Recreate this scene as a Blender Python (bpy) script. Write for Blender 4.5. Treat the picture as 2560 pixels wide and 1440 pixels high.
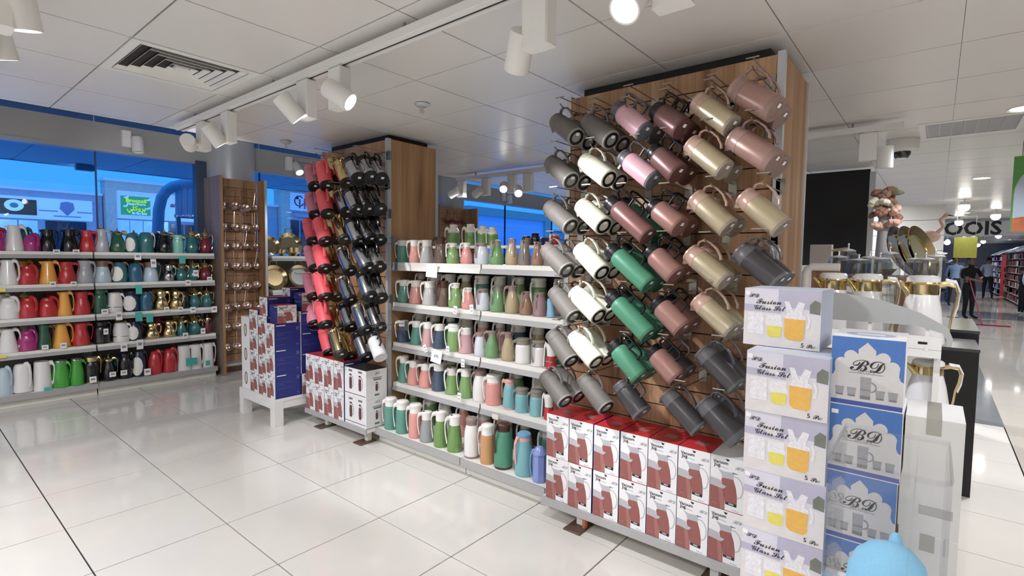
import bpy, math, random
from mathutils import Vector, Matrix
random.seed(7)
for o in list(bpy.data.objects): bpy.data.objects.remove(o)
SC = bpy.context.scene; C = SC.collection
PI = math.pi
# ------------------------------------------------------------------ camera
FPX, YAW, PIT, ROL, CZ, HC = 1289.57, .6872, .0600, .0119, 1.527, 2.532
_f = Vector((-math.sin(YAW)*math.cos(PIT), math.cos(YAW)*math.cos(PIT), -math.sin(PIT)))
_r0 = Vector((math.cos(YAW), math.sin(YAW), 0)); _u0 = _r0.cross(_f)
_r = _r0*math.cos(ROL) + _u0*math.sin(ROL); _u = -_r0*math.sin(ROL) + _u0*math.cos(ROL)
cam = bpy.data.cameras.new('camera'); cam.sensor_width = 36; cam.lens = FPX/2560*36
cam.clip_start = .05; cam.clip_end = 200
co = bpy.data.objects.new('camera', cam); C.objects.link(co)
M4 = Matrix((( _r.x,_u.x,-_f.x,0),(_r.y,_u.y,-_f.y,0),(_r.z,_u.z,-_f.z,CZ),(0,0,0,1)))
co.matrix_world = M4; SC.camera = co
def at(px, py, ax, val):
    """world point where the sight line of a photo pixel meets the plane ax = val (used to measure real positions)"""
    d = _f + _r*((px-1280)/FPX) + _u*((720-py)/FPX)
    i = 'xyz'.index(ax); o = Vector((0,0,CZ)); t = (val-o[i])/d[i]
    return o + d*t
# ------------------------------------------------------------------ world, lights, exposure
SC.view_settings.view_transform = 'Standard'; SC.view_settings.look = 'None'
SC.view_settings.gamma = 1; SC.view_settings.use_curve_mapping = False
SC.view_settings.exposure = 0.0
W = bpy.data.worlds.new('dusk_sky'); SC.world = W; W.use_nodes = True
bg = W.node_tree.nodes['Background']; bg.inputs[0].default_value = (.36,1.12,1.55,1); bg.inputs[1].default_value = 1.0
SC.cycles.max_bounces = 8; SC.cycles.diffuse_bounces = 5; SC.cycles.glossy_bounces = 4
SC.cycles.transparent_max_bounces = 12; SC.cycles.sample_clamp_indirect = 3
SPOT_W = 46.0        # track spots
DOWN_W = 30.0        # recessed downlights, added fill ones too
WARM = (1.0,.995,1.06)
def spot(name, loc, target, watts, size=62, blend=.45, radius=.04, color=WARM):
    l = bpy.data.lights.new(name,'SPOT'); l.energy = watts; l.spot_size = math.radians(size); l.spot_blend = blend
    l.shadow_soft_size = radius; l.color = color
    o = bpy.data.objects.new(name,l); C.objects.link(o); o.location = loc
    o.rotation_euler = (Vector(target)-Vector(loc)).to_track_quat('-Z','Y').to_euler(); return o
def disk(name, loc, watts, size=.16, color=WARM, spread=150):
    l = bpy.data.lights.new(name,'AREA'); l.shape = 'DISK'; l.size = size; l.energy = watts; l.color = color; l.spread = math.radians(spread)
    o = bpy.data.objects.new(name,l); C.objects.link(o); o.location = loc; return o
# ------------------------------------------------------------------ helpers: materials
MATS = {}
def lin(c):
    if isinstance(c,str): c = [int(c[i:i+2],16)/255 for i in (0,2,4)]
    return tuple(((v+.055)/1.055)**2.4 if v>.04045 else v/12.92 for v in c)
def M(name, col='808080', rough=.45, metal=0, spec=.5, var=.05, scale=30, bump=0, emit=0, trans=0, coat=0, alpha=1, ior=1.45):
    if name in MATS: return MATS[name]
    m = bpy.data.materials.new(name); m.use_nodes = True; nt = m.node_tree; b = nt.nodes['Principled BSDF']
    c = lin(col)
    if not emit:
        lu=.2126*c[0]+.7152*c[1]+.0722*c[2]; c=tuple(lu+(v-lu)*.85 for v in c)
    b.inputs['Roughness'].default_value = rough; b.inputs['Metallic'].default_value = metal
    b.inputs['Specular IOR Level'].default_value = spec; b.inputs['IOR'].default_value = ior
    b.inputs['Base Color'].default_value = (*c,1)
    if coat: b.inputs['Coat Weight'].default_value = coat; b.inputs['Coat Roughness'].default_value = .08
    if trans: b.inputs['Transmission Weight'].default_value = trans
    if alpha < 1: b.inputs['Alpha'].default_value = alpha
    if emit: b.inputs['Emission Color'].default_value = (*c,1); b.inputs['Emission Strength'].default_value = emit
    if var:
        tc = nt.nodes.new('ShaderNodeTexCoord'); n = nt.nodes.new('ShaderNodeTexNoise'); n.inputs['Scale'].default_value = scale
        n.inputs['Detail'].default_value = 3; nt.links.new(tc.outputs['Object'], n.inputs['Vector'])
        mx = nt.nodes.new('ShaderNodeMix'); mx.data_type = 'RGBA'
        mx.inputs[6].default_value = (*[v*(1-var) for v in c],1); mx.inputs[7].default_value = (*[min(1,v*(1+var)) for v in c],1)
        nt.links.new(n.outputs['Fac'], mx.inputs[0]); nt.links.new(mx.outputs[2], b.inputs['Base Color'])
        if emit: nt.links.new(mx.outputs[2], b.inputs['Emission Color'])
        if bump:
            bn = nt.nodes.new('ShaderNodeBump'); bn.inputs['Strength'].default_value = bump; bn.inputs['Distance'].default_value = .002
            nt.links.new(n.outputs['Fac'], bn.inputs['Height']); nt.links.new(bn.outputs[0], b.inputs['Normal'])
    MATS[name] = m; return m
def wood(name, dark, mid, light, rough=.5, sc=7):
    m = bpy.data.materials.new(name); m.use_nodes = True; nt = m.node_tree; b = nt.nodes['Principled BSDF']
    g = nt.nodes.new('ShaderNodeNewGeometry'); mp = nt.nodes.new('ShaderNodeMapping'); mp.inputs['Scale'].default_value = (sc,sc,sc*.055)
    n = nt.nodes.new('ShaderNodeTexNoise'); n.inputs['Scale'].default_value = 1; n.inputs['Detail'].default_value = 5; n.inputs['Roughness'].default_value = .6; n.inputs['Distortion'].default_value = .35
    mp2 = nt.nodes.new('ShaderNodeMapping'); mp2.inputs['Scale'].default_value = (sc*11,sc*11,sc*.22)
    n2 = nt.nodes.new('ShaderNodeTexNoise'); n2.inputs['Scale'].default_value = 1; n2.inputs['Detail'].default_value = 3
    ad = nt.nodes.new('ShaderNodeMath'); ad.operation = 'MULTIPLY_ADD'; ad.inputs[1].default_value = .35
    r = nt.nodes.new('ShaderNodeValToRGB'); e = r.color_ramp.elements
    e[0].position = .46; e[0].color = (*lin(dark),1); e[1].position = .86; e[1].color = (*lin(light),1)
    x = e.new(.62); x.color = (*lin(mid),1)
    nt.links.new(g.outputs['Position'], mp.inputs[0]); nt.links.new(mp.outputs[0], n.inputs['Vector'])
    nt.links.new(g.outputs['Position'], mp2.inputs[0]); nt.links.new(mp2.outputs[0], n2.inputs['Vector'])
    nt.links.new(n2.outputs['Fac'], ad.inputs[0]); nt.links.new(n.outputs['Fac'], ad.inputs[2]); nt.links.new(ad.outputs[0], r.inputs[0])
    nt.links.new(r.outputs[0], b.inputs['Base Color']); b.inputs['Roughness'].default_value = rough
    MATS[name] = m; return m
def glassmat(name, tint, refl=.06, rough=.0):
    """thin pane: coloured see-through film with a faint mirror reflection"""
    m = bpy.data.materials.new(name); m.use_nodes = True; nt = m.node_tree; nt.nodes.remove(nt.nodes['Principled BSDF'])
    o = nt.nodes['Material Output']; t = nt.nodes.new('ShaderNodeBsdfTransparent'); t.inputs[0].default_value = (*tint,1)
    g = nt.nodes.new('ShaderNodeBsdfGlossy'); g.inputs['Roughness'].default_value = rough
    lw = nt.nodes.new('ShaderNodeLayerWeight'); lw.inputs[0].default_value = .5
    pw = nt.nodes.new('ShaderNodeMath'); pw.operation = 'POWER'; pw.inputs[1].default_value = 5; nt.links.new(lw.outputs['Facing'], pw.inputs[0])
    mt = nt.nodes.new('ShaderNodeMath'); mt.operation = 'MULTIPLY_ADD'; mt.inputs[1].default_value = .55; mt.inputs[2].default_value = refl; mt.use_clamp = True
    mx = nt.nodes.new('ShaderNodeMixShader')
    nt.links.new(pw.outputs[0], mt.inputs[0]); nt.links.new(mt.outputs[0], mx.inputs[0])
    nt.links.new(t.outputs[0], mx.inputs[1]); nt.links.new(g.outputs[0], mx.inputs[2]); nt.links.new(mx.outputs[0], o.inputs[0])
    MATS[name] = m; return m
# ------------------------------------------------------------------ helpers: meshes
class MB:
    def __init__(s): s.v=[]; s.f=[]; s.m=[]
    def add(s, vs, fs, mi=0):
        n=len(s.v); s.v += [tuple(p) for p in vs]; s.f += [tuple(i+n for i in f) for f in fs]; s.m += [mi]*len(fs); return s
    def box(s, a, b, mi=0):
        x0,y0,z0=a; x1,y1,z1=b
        return s.add([(x0,y0,z0),(x1,y0,z0),(x1,y1,z0),(x0,y1,z0),(x0,y0,z1),(x1,y0,z1),(x1,y1,z1),(x0,y1,z1)],
                     [(0,3,2,1),(4,5,6,7),(0,1,5,4),(1,2,6,5),(2,3,7,6),(3,0,4,7)], mi)
    def cbox(s, a, b, c=.004, mi=0):
        """box with chamfered vertical and top edges"""
        x0,y0,z0=a; x1,y1,z1=b
        ring=lambda i,z:[(x0+i,y0,z),(x1-i,y0,z),(x1,y0+i,z),(x1,y1-i,z),(x1-i,y1,z),(x0+i,y1,z),(x0,y1-i,z),(x0,y0+i,z)]
        top=[(x0+c,y0+c,z1),(x1-c,y0+c,z1),(x1-c,y0+c,z1),(x1-c,y1-c,z1),(x1-c,y1-c,z1),(x0+c,y1-c,z1),(x0+c,y1-c,z1),(x0+c,y0+c,z1)]
        vs=ring(c,z0)+ring(c,z1-c)
        fs=[tuple(reversed(range(8)))]+[(i,(i+1)%8,8+(i+1)%8,8+i) for i in range(8)]
        n=16; vs+=[(x0+c,y0+c,z1),(x1-c,y0+c,z1),(x1-c,y1-c,z1),(x0+c,y1-c,z1)]
        fs+=[(8,9,17,16),(9,10,17),(10,11,18,17),(11,12,18),(12,13,19,18),(13,14,19),(14,15,16,19),(15,8,16),(16,17,18,19)]
        return s.add(vs,fs,mi)
    def lathe(s, prof, seg=20, mi=0, c=(0,0,0), ang0=0):
        vs=[];fs=[];idx=[]
        for r,z in prof:
            if r<1e-6: idx.append([len(vs)]); vs.append((c[0],c[1],c[2]+z))
            else:
                idx.append(list(range(len(vs),len(vs)+seg)))
                vs+=[(c[0]+r*math.cos(2*PI*k/seg+ang0),c[1]+r*math.sin(2*PI*k/seg+ang0),c[2]+z) for k in range(seg)]
        for A,B in zip(idx[:-1],idx[1:]):
            for k in range(seg):
                k2=(k+1)%seg
                if len(A)==1 and len(B)==1: continue
                if len(A)==1: fs.append((A[0],B[k2],B[k]))
                elif len(B)==1: fs.append((A[k],A[k2],B[0]))
                else: fs.append((A[k],A[k2],B[k2],B[k]))
        return s.add(vs,fs,mi)
    def tube(s, path, ra, rb=None, seg=8, mi=0, up=(0,1,0), caps=True):
        """sweep an ellipse (ra along the side axis, rb along up) down a polyline; radii may be lists"""
        P=[Vector(p) for p in path]; n=len(P)
        ra=ra if isinstance(ra,(list,tuple)) else [ra]*n; rb=rb if rb is not None else ra; rb=rb if isinstance(rb,(list,tuple)) else [rb]*n
        vs=[];fs=[]; up=Vector(up)
        for i,p in enumerate(P):
            t=(P[min(i+1,n-1)]-P[max(i-1,0)]).normalized()
            a=t.cross(up)
            if a.length<1e-3: a=t.cross(Vector((1,0,.1)))
            a.normalize(); b=a.cross(t).normalized()
            vs+=[tuple(p+a*ra[i]*math.cos(2*PI*k/seg)+b*rb[i]*math.sin(2*PI*k/seg)) for k in range(seg)]
        for i in range(n-1):
            for k in range(seg):
                k2=(k+1)%seg; fs.append((i*seg+k,i*seg+k2,(i+1)*seg+k2,(i+1)*seg+k))
        if caps: fs.append(tuple(reversed(range(seg)))); fs.append(tuple(range((n-1)*seg,n*seg)))
        return s.add(vs,[tuple(reversed(f)) for f in fs],mi)
    def cyl(s, a, b, r, r2=None, seg=16, mi=0):
        return s.tube([a,b],[r,r2 if r2 is not None else r],seg=seg,mi=mi,up=(0,0,1) if abs((Vector(b)-Vector(a)).normalized().z)<.9 else (0,1,0))
    def poly(s, pts, mi=0): return s.add(pts,[tuple(range(len(pts)))],mi)
    def prism(s, pts, y0, y1, mi=0):
        """polygon in x,z extruded along y (points counter-clockwise seen from -y)"""
        n=len(pts); vs=[(x,y0,z) for x,z in pts]+[(x,y1,z) for x,z in pts]
        fs=[tuple(range(n)),tuple(reversed(range(n,2*n)))]+[(i,n+i,n+(i+1)%n,(i+1)%n) for i in range(n)]
        return s.add(vs,fs,mi)
    def ball(s, c, r, seg=10, rings=6, mi=0, sc=(1,1,1)):
        n0=len(s.v); s.lathe([(r*math.sin(PI*i/rings),-r*math.cos(PI*i/rings)) if 0<i<rings else (0,-r if i==0 else r) for i in range(rings+1)],seg,mi)
        s.v[n0:]=[(c[0]+x*sc[0],c[1]+y*sc[1],c[2]+z*sc[2]) for x,y,z in s.v[n0:]]; return s
    def move(s, d, n0=0): s.v[n0:]=[(x+d[0],y+d[1],z+d[2]) for x,y,z in s.v[n0:]]; return s
    def xf(s, mat, n0=0): s.v[n0:]=[tuple(mat@Vector(p)) for p in s.v[n0:]]; return s
    def mesh(s, name, smooth=True):
        me=bpy.data.meshes.new(name); me.from_pydata(s.v,[],s.f); me.polygons.foreach_set('material_index',s.m)
        if smooth:
            me.polygons.foreach_set('use_smooth',[True]*len(s.f)); me.set_sharp_from_angle(angle=math.radians(38))
        for i in range(max(s.m)+1 if s.m else 1): me.materials.append(None)
        me.update(); return me
def obj(name, mesh, mats, parent=None, loc=None, rot=None, scale=None):
    if isinstance(mesh,MB): mesh=mesh.mesh(name)
    o=bpy.data.objects.new(name,mesh); C.objects.link(o)
    mats=mats if isinstance(mats,(list,tuple)) else [mats]
    for i,sl in enumerate(o.material_slots):
        sl.link='OBJECT'; sl.material=mats[min(i,len(mats)-1)]
    if parent: o.parent=parent
    if loc is not None: o.location=loc
    if rot is not None: o.rotation_euler=rot
    if scale is not None: o.scale=scale
    return o
def tag(o, label=None, cat=None, group=None, kind=None):
    if label: o['label']=label
    if cat: o['category']=cat
    if group: o['group']=group
    if kind: o['kind']=kind
    return o
def thing(name, label, cat, loc=(0,0,0), rot=(0,0,0), group=None, scale=None):
    o=bpy.data.objects.new(name,None); C.objects.link(o); o.location=loc; o.rotation_euler=rot; o.empty_display_size=.1
    if scale: o.scale=scale
    return tag(o,label,cat,group)
def struct(name, mb, mats, parent=None, loc=None):
    o=obj(name,mb,mats,parent,loc)
    if not parent: o['kind']='structure'
    return o
TXT={}
def text(s, size=.1, shear=0, bold=0, align='CENTER', width=1.0):
    """flat lettering as a mesh in the x,z plane facing -y"""
    k=(s,size,shear,bold,align,width)
    if k in TXT: return TXT[k]
    c=bpy.data.curves.new('lettering','FONT'); c.body=s; c.size=size; c.shear=shear; c.offset=bold; c.align_x=align; c.align_y='CENTER'; c.resolution_u=2; c.space_character=width
    o=bpy.data.objects.new('lettering',c); C.objects.link(o); dg=bpy.context.evaluated_depsgraph_get()
    me=bpy.data.meshes.new_from_object(o.evaluated_get(dg)); bpy.data.objects.remove(o)
    me.transform(Matrix.Rotation(PI/2,4,'X')); me.materials.clear(); me.materials.append(None); TXT[k]=me; return me
ORD=['first','second','third','fourth','fifth','sixth','seventh','eighth','ninth','tenth','eleventh','twelfth','thirteenth','fourteenth','fifteenth','sixteenth','seventeenth','eighteenth','nineteenth','twentieth']
# ------------------------------------------------------------------ materials
def paint(hexcol, rough=.4, **k): return M('plastic_'+hexcol+('_%d'%int(rough*100)), hexcol, rough, **k)
m_white=M('white_powder_coat','e8e7e2',.35,var=.02); m_cream=M('cream_shelf_steel','ebe9de',.35,var=.03)
m_rail=M('grey_price_rail','a9a8a6',.3,var=.05); m_grey=M('grey_steel','8f9092',.35,var=.05); m_alu=M('brushed_aluminium','c3c6c7',.32,metal=.4,var=.04)
m_black=M('black_plastic','121213',.4,var=.1); m_dark=M('dark_grey_board','2b2926',.6)  # m_dark: plain dark grey back board
m_gold=M('polished_gold','e2cb8c',.16,metal=1,var=.03); m_chrome=M('polished_chrome','c9ccce',.1,metal=1,var=.02); m_rose=M('rose_gold','f3d9cb',.2,metal=1,var=.03)
m_wire=M('zinc_wire','9b958a',.3,metal=.9,var=.05); m_lampw=M('lamp_white_enamel','ecebe6',.4,var=.02)
m_lens=M('lamp_lens_glow','fffaf0',.3,var=0,emit=14); m_card=M('white_card','f1f0ef',.6,var=.02); m_teal=M('teal_card','2bb3a8',.5)
m_ink=M('black_ink','1d1d22',.6,var=0); m_greyink=M('grey_ink','8a8c92',.6,var=0)
m_wood=wood('walnut_slatwall','6a4a35','98714f','bd9874'); m_wood2=wood('oak_side_panel','6d4d30','97724f','b08c66',sc=9); m_woodg=wood('grey_wood_panel','6b5a4e','84746a','968880',sc=9)
m_tile=M('polished_floor_tile','d9d5cb',.07,var=.035,scale=5,spec=.55); m_grout=M('dark_grout','1d1713',.9)
m_ceil=M('ceiling_metal_panel','dedcd7',.3,var=.02,scale=3,spec=.5); m_ceilgap=M('ceiling_joint_dark','24211e',.8)
m_aisle=M('polished_aisle_stone','bdb6a8',.06,var=.08,scale=2.2,spec=.6); m_aisledark=M('dark_aisle_stone','6e7377',.1,var=.08,scale=3)
m_header=M('satin_grey_header','b3b2ae',.32,metal=.25,var=.03); m_frame=M('dark_window_frame','3c4a63',.35,var=.05)
m_glass=glassmat('blue_tinted_glass',(.40,.62,1.0),.05)
m_clere=glassmat('clerestory_glass',(.36,.46,.66),.05)
m_acryl=glassmat('clear_acrylic',(.972,.975,.98),.025); m_clear=glassmat('clear_glass',(.90,.92,.92),.12)
m_wallw=M('white_wall_paint','d8d6d0',.6,var=.03); m_conc=M('outside_paving','cfd0d2',.8)
m_soffit=M('canopy_soffit_paint','c9ced6',.6,var=.04,scale=4); m_slate=M('slate_facade','a3adbd',.7,var=.1,scale=6); m_stone=M('grey_stone_facade','d2c2ae',.85,var=.18,scale=14,bump=.3)
m_signw=M('backlit_sign_panel','d6deee',.4,var=.02,emit=.55); m_coping=M('white_coping','dfe4ea',.5)
m_shop=M('lit_shop_window','c6dde0',.2,var=.25,scale=3,emit=.5); m_shopd=M('dark_shop_window','30394a',.15,var=.3,scale=3)
m_green=M('green_sign','4fae5f',.5,var=.03,emit=.5); m_yel=M('yellow_lettering','ffe620',.5,var=0,emit=1.6); m_lett=M('white_lettering','f5f5f5',.5,var=0,emit=.6)
m_redl=M('red_script_lettering','b5546b',.5,var=0)
# ------------------------------------------------------------------ floor
FX,FY=-4.84,-.0204
fl=struct('floor',MB().box((-7.6,-4,-.12),(9,40,-.0095)),m_grout)
tile_me=MB().cbox((.0036,.0036,-.010),(.5964,.5964,0),.0012).mesh('floor_tile',False)
cells=[]
for i in range(-5,9):
    for j in range(-7,56):
        x,y=FX+.6*i,FY+.6*j
        if i==8: pass
        v=Vector((x+.3,y+.3,-CZ)); d=v.dot(_f)
        px,py=(1280+FPX*v.dot(_r)/d,720-FPX*v.dot(_u)/d) if d>.3 else (-9999,0)
        vis = d>.3 and -260<px<2800 and py<1800
        cells.append((0 if vis else 1,abs(d),x,y))
cells.sort(); rest=MB()
for n,(nv,d,x,y) in enumerate(cells):
    if n<290 and not nv: obj('floor_tile',tile_me,m_tile,fl,(x,y,0))
    else: rest.box((x+.0036,y+.0036,-.009),(x+.5964,y+.5964,0))
tag(obj('floor_tile_field',rest.mesh('floor_tile_field',False),m_tile,fl),kind='stuff')
ais=MB()
for i in range(9):
    for j in range(0,27):
        x,y=.565+i*.95,5.0+j*1.3
        if x<9: ais.box((x,y,-.0075),(min(9,x+.947),y+1.297,.0006))
ais.box((.565,-4,-.008),(9,4.997,.0006))
tag(obj('aisle_slab_field',ais.mesh('aisle_slab_field',False),m_aisle,fl),kind='stuff')
obj('dark_floor_band',MB().box((.30,6.55,.0),(.565,19,.0012)).mesh('dark_floor_band',False),m_aisledark,fl)
obj('dark_floor_band',MB().box((.565,19,.0),(9,21.6,.0016)).mesh('dark_floor_band',False),m_aisledark,fl)
# ------------------------------------------------------------------ ceiling
CX,CY=-2.958,.780
ce=struct('ceiling',MB().box((-4.84,-4,HC+.016),(9,40,HC+.1)).box((-4.86,-4,HC-.0),(-4.84,40,3.3)),m_ceilgap)
ct_me=MB().box((.004,.004,0),(.596,.596,.014)).mesh('ceiling_tile',False); ct_tight=MB().box((.0008,.004,0),(.5992,.596,.014)).mesh('ceiling_tile',False)
cells=[]
for a in range(-4,20):
    for b in range(-8,66):
        x,y=CX+.6*a,CY+.6*b
        if (a,b)==(-1,0): continue
        v=Vector((x+.3,y+.3,HC-CZ)); d=v.dot(_f)
        px,py=(1280+FPX*v.dot(_r)/d,720-FPX*v.dot(_u)/d) if d>.25 else (-9999,0)
        vis=d>.25 and -250<px<2810 and py>-300
        cells.append((0 if vis else 1,abs(d),x,y,a))
cells.sort(); rest=MB()
for n,(nv,d,x,y,a) in enumerate(cells):
    if a==-4: rest.box((max(x+.003,-4.84),y+.003,HC),(x+.597,y+.597,HC+.014))
    elif n<290 and not nv: obj('ceiling_tile',ct_me if x<-.8 else ct_tight,m_ceil,ce,(x,y,HC))
    else: rest.box((x+(.003 if x<-.8 else .0008),y+.004,HC),(x+(.597 if x<-.8 else .5992),y+.596,HC+.014))
tag(obj('ceiling_tile_field',rest.mesh('ceiling_tile_field',False),m_ceil,ce),kind='stuff')
struct('ceiling_recess',MB().box((-7.6,-4,3.3),(-4.84,40,3.4)),m_soffit)
# ------------------------------------------------------------------ walls and windows
struct('wall_back',MB().box((-7.6,-4.1,-.1),(9,-4,3.4)),m_wallw)
struct('wall_right',MB().box((9,-4,-.1),(9.1,40,3.4)),m_wallw)
struct('wall_far',MB().box((-7.6,40,-.1),(9,40.1,3.4)),m_wallw)
struct('wall_left',MB().box((-7.52,-4,-.1),(-7.40,40,.32)),m_wallw)
struct('trim_1',MB().box((-7.46,-4,2.70),(-7.34,40,2.985)).box((-7.48,-4,2.665),(-7.33,40,2.70)),m_header)
ys=[-4,-2.0,-.2,1.575,2.63,3.42,5.2,7.0,8.8,10.6,12.4,14.2,18,24,40]
for n,(a,b) in enumerate(zip(ys[:-1],ys[1:])):
    w=thing('window_%d'%(n+1),None,None); w['kind']='structure'
    fr=MB().box((-7.47,a,.32),(-7.43,a+.006,2.67)).box((-7.47,b-.006,.32),(-7.43,b,2.67)).box((-7.47,a,.32),(-7.43,b,.36))
    obj('window_frame',fr,m_frame,w)
    obj('window_pane',MB().box((-7.452,a+.006,.36),(-7.446,b-.006,2.67)).mesh('window_pane',False),m_glass,w)
    obj('clerestory_pane',MB().box((-7.452,a+.005,2.985),(-7.446,b-.005,3.3)).mesh('clerestory_pane',False),m_clere,w)
struct('trim_2',MB().box((-7.42,2.56,.3),(-7.30,2.75,2.70)),m_frame)
# ------------------------------------------------------------------ outside
struct('exterior_ground',MB().box((-70,-40,-.25),(-7.52,70,-.1)),m_conc)
can=MB()
for k in range(-8,5): can.box((-13.5,k*1.6+.02,3.25),(-7.62,k*1.6+1.58,3.5))
can.box((-13.5,-14,3.262),(-7.62,8.2,3.6)).box((-13.56,-14,3.235),(-13.5,8.2,3.6))
struct('exterior_canopy',can,m_soffit)
XF=-20
def fac(mb,y0,z0,y1,z1,d=.05,mi=0,x=XF): return mb.box((x-.3,y0,z0),(x+d,y1,z1),mi)
b1=thing('shop_building','low slate shop with a black sign and a pale crest board, across the street','building',(0,0,0))
obj('wall',fac(MB(),-30,-.1,4.36,3.25,0),m_slate,b1); obj('roof_coping',fac(MB(),-30,3.25,4.36,3.32,.12),m_coping,b1)
obj('sign_board',fac(MB(),-1,2.45,4.09,3.06,.12),m_signw,b1)
bs=obj('black_sign',fac(MB(),-1,2.55,2.83,2.98,.15),m_black,b1)
obj('emblem',MB().lathe([(0,.02),(.09,.02)],28,0).lathe([(.09,.02),(.165,.02),(.2,.015)],28,1).xf(Matrix.Rotation(PI/2,4,'Y')),[M('emblem_teal','4f8d9a',.5),m_lett],bs,(XF+.15,2.36,2.80),scale=(1,1.0,.8))
obj('crest',MB().prism([(-.14,.16),(-.17,-.02),(0,-.22),(.17,-.02),(.14,.16),(0,.2)][::-1],-.01,.01).xf(Matrix.Rotation(PI/2,4,'Z')),M('crest_mauve','8a86b0',.6),b1,(XF+.13,3.5,2.80))
for y,z,w in ((3.08,2.70,.42),(3.9,2.70,.36),(3.5,2.56,.62)):
    obj('faint_lettering',fac(MB(),y-w/2,z-.018,y+w/2,z+.018,.13),M('faint_blue_ink','8f9cc4',.6),b1)
for k in range(8): obj('window_glass',fac(MB(),-.55+k*.43,1.95,-.16+k*.43,2.40,.03),m_shop,b1); obj('window_glass',fac(MB(),-.55+k*.43,.6,-.16+k*.43,1.90,.03),m_shop,b1)
obj('dark_door_glass',fac(MB(),3.02,.2,3.95,2.42,.03),m_shopd,b1)
def portal(name,label,y0,y1,zt,pz0,pz1,py0,py1,wins):
    b=thing(name,label,'building')
    obj('stone_front',fac(MB(),y0,-.1,py0,zt,.25).box((XF-.3,py1,-.1),(XF+.25,y1,zt)).box((XF-.3,py0,pz1),(XF+.25,py1,zt)),m_stone,b)
    obj('roof_coping',fac(MB(),y0-.06,zt,y1+.06,zt+.07,.32),m_coping,b)
    s=obj('sign_panel',fac(MB(),py0,pz0,py1,pz1,.12),m_signw,b)
    obj('shop_wall',fac(MB(),py0,-.1,py1,pz0,0),m_slate,b)
    for (a,c,z0,z1,mt) in wins: obj('window_glass',fac(MB(),a,z0,c,z1,.04),mt,b)
    return b,s
b2,s2=portal('shop_building','stone fronted pizza shop with a green and yellow sign, across the street',4.39,7.45,3.72,2.60,3.47,4.67,7.1,
   [(4.70+.36*k,4.70+.36*k+.33,1.6,2.55,m_shop) for k in range(4)]+[(6.2+.42*k,6.56+.42*k,.6,2.5,m_shopd) for k in range(2)])
RX=Matrix.Rotation(PI/2,4,'Z')   # lettering that faces +x
gs=obj('green_sign',fac(MB(),4.80,2.72,5.58,3.31,.16),m_green,b2)
def sign(t,size,y,z,mt,par,x=XF+.17,shear=0,bold=.01,width=1):
    return obj('lettering',text(t,size,shear,bold,'CENTER',width),mt,par,(x,y,z),(0,0,PI/2))
sign('Broccoli',.165,5.2,3.17,m_yel,gs,bold=.006); sign('Pizza&Pasta',.075,5.2,3.065,m_lett,gs,width=1.35)
sign('\uFEF2\uFEE0\uFEDB\uFEED\uFEAE\uFE91',.20,5.2,2.93,m_yel,gs,bold=.004); sign('\uFE8E\uFE98\uFEB3\uFE8E\uFE91 \uFEED \uFE8D\uFEB0\uFE98\uFEF4\uFE91',.085,5.28,2.785,m_lett,gs)
for y,z in ((4.93,3.26),(5.52,3.22),(4.90,2.98),(5.50,2.94)):
    obj('white_sprig',MB().ball((0,0,0),.045,8,5,sc=(.3,1.3,.6)).ball((0,.05,.03),.03,8,5,sc=(.3,1,1)),m_lett,gs,(XF+.17,y,z))
sign('al',.22,6.22,3.13,m_redl,s2,XF+.13,.35); sign('Music',.26,6.55,2.84,m_redl,s2,XF+.13,.35)
b3=thing('shop_building','plain slate shop with a bright coping between two stone fronted shops','building')
obj('wall',fac(MB(),7.5,-.1,9.85,3.36,0),m_slate,b3); obj('roof_coping',fac(MB(),7.5,3.36,9.85,3.44,.12),m_coping,b3); obj('window_glass',fac(MB(),8.4,.3,9.2,2.9,.03),m_shop,b3)
b4,s4=portal('shop_building','stone fronted shop whose lined sign carries a black C ring and red strokes',9.87,13.2,4.02,3.30,3.98,10.25,12.4,
   [(10.3+.5*k,10.72+.5*k,1.2,2.9,m_shopd) for k in range(4)])
for k in range(6): obj('sign_groove',fac(MB(),10.26,3.38+k*.1,12.38,3.39+k*.1,.125),m_slate,s4)
em=MB(); em.tube([(0,.19*math.cos(t),.2*math.sin(t)) for t in [PI*.25+PI*1.6*i/20 for i in range(21)]],.02,seg=6); obj('ring_mark',em,m_ink,s4,(XF+.15,10.68,3.66)); obj('dot_mark',MB().ball((0,0,0),.06,8,5,sc=(.3,1,1)),m_ink,s4,(XF+.15,10.60,3.78))
obj('red_stroke',MB().box((0,-.03,-.2),(.02,.03,.16)).box((0,.18,-.22),(.02,.24,.2)),m_redl,s4,(XF+.14,10.70,3.58))
b5=thing('shop_building','slate shop row with bright coping further along the street','building')
obj('wall',fac(MB(),13.25,-.1,32,3.3,0),m_slate,b5); obj('roof_coping',fac(MB(),13.25,3.3,32,3.4,.12),m_coping,b5)
obj('stone_frame',fac(MB(),20.3,-.1,20.9,4.3,.25).box((XF-.3,20.9,3.85),(XF+.25,28.0,4.3)).box((XF-.3,27.4,-.1),(XF+.25,28.0,3.85)),m_stone,b5)
obj('gable',MB().add([(XF-.2,17.4,3.4),(XF-.2,20.2,3.4),(XF-.2,19.8,4.5),(XF+.2,17.4,3.4),(XF+.2,20.2,3.4),(XF+.2,19.8,4.5)],[(0,1,2),(5,4,3),(0,3,4,1),(1,4,5,2),(2,5,3,0)]),m_stone,b5)
obj('sign_panel',fac(MB(),20.9,1.6,27.4,3.85,.1),M('pale_blue_shutter_glow','a9c4ea',.5,emit=.2),b5)  # shutter given a slight glow to look lit, though it is no lamp
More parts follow.
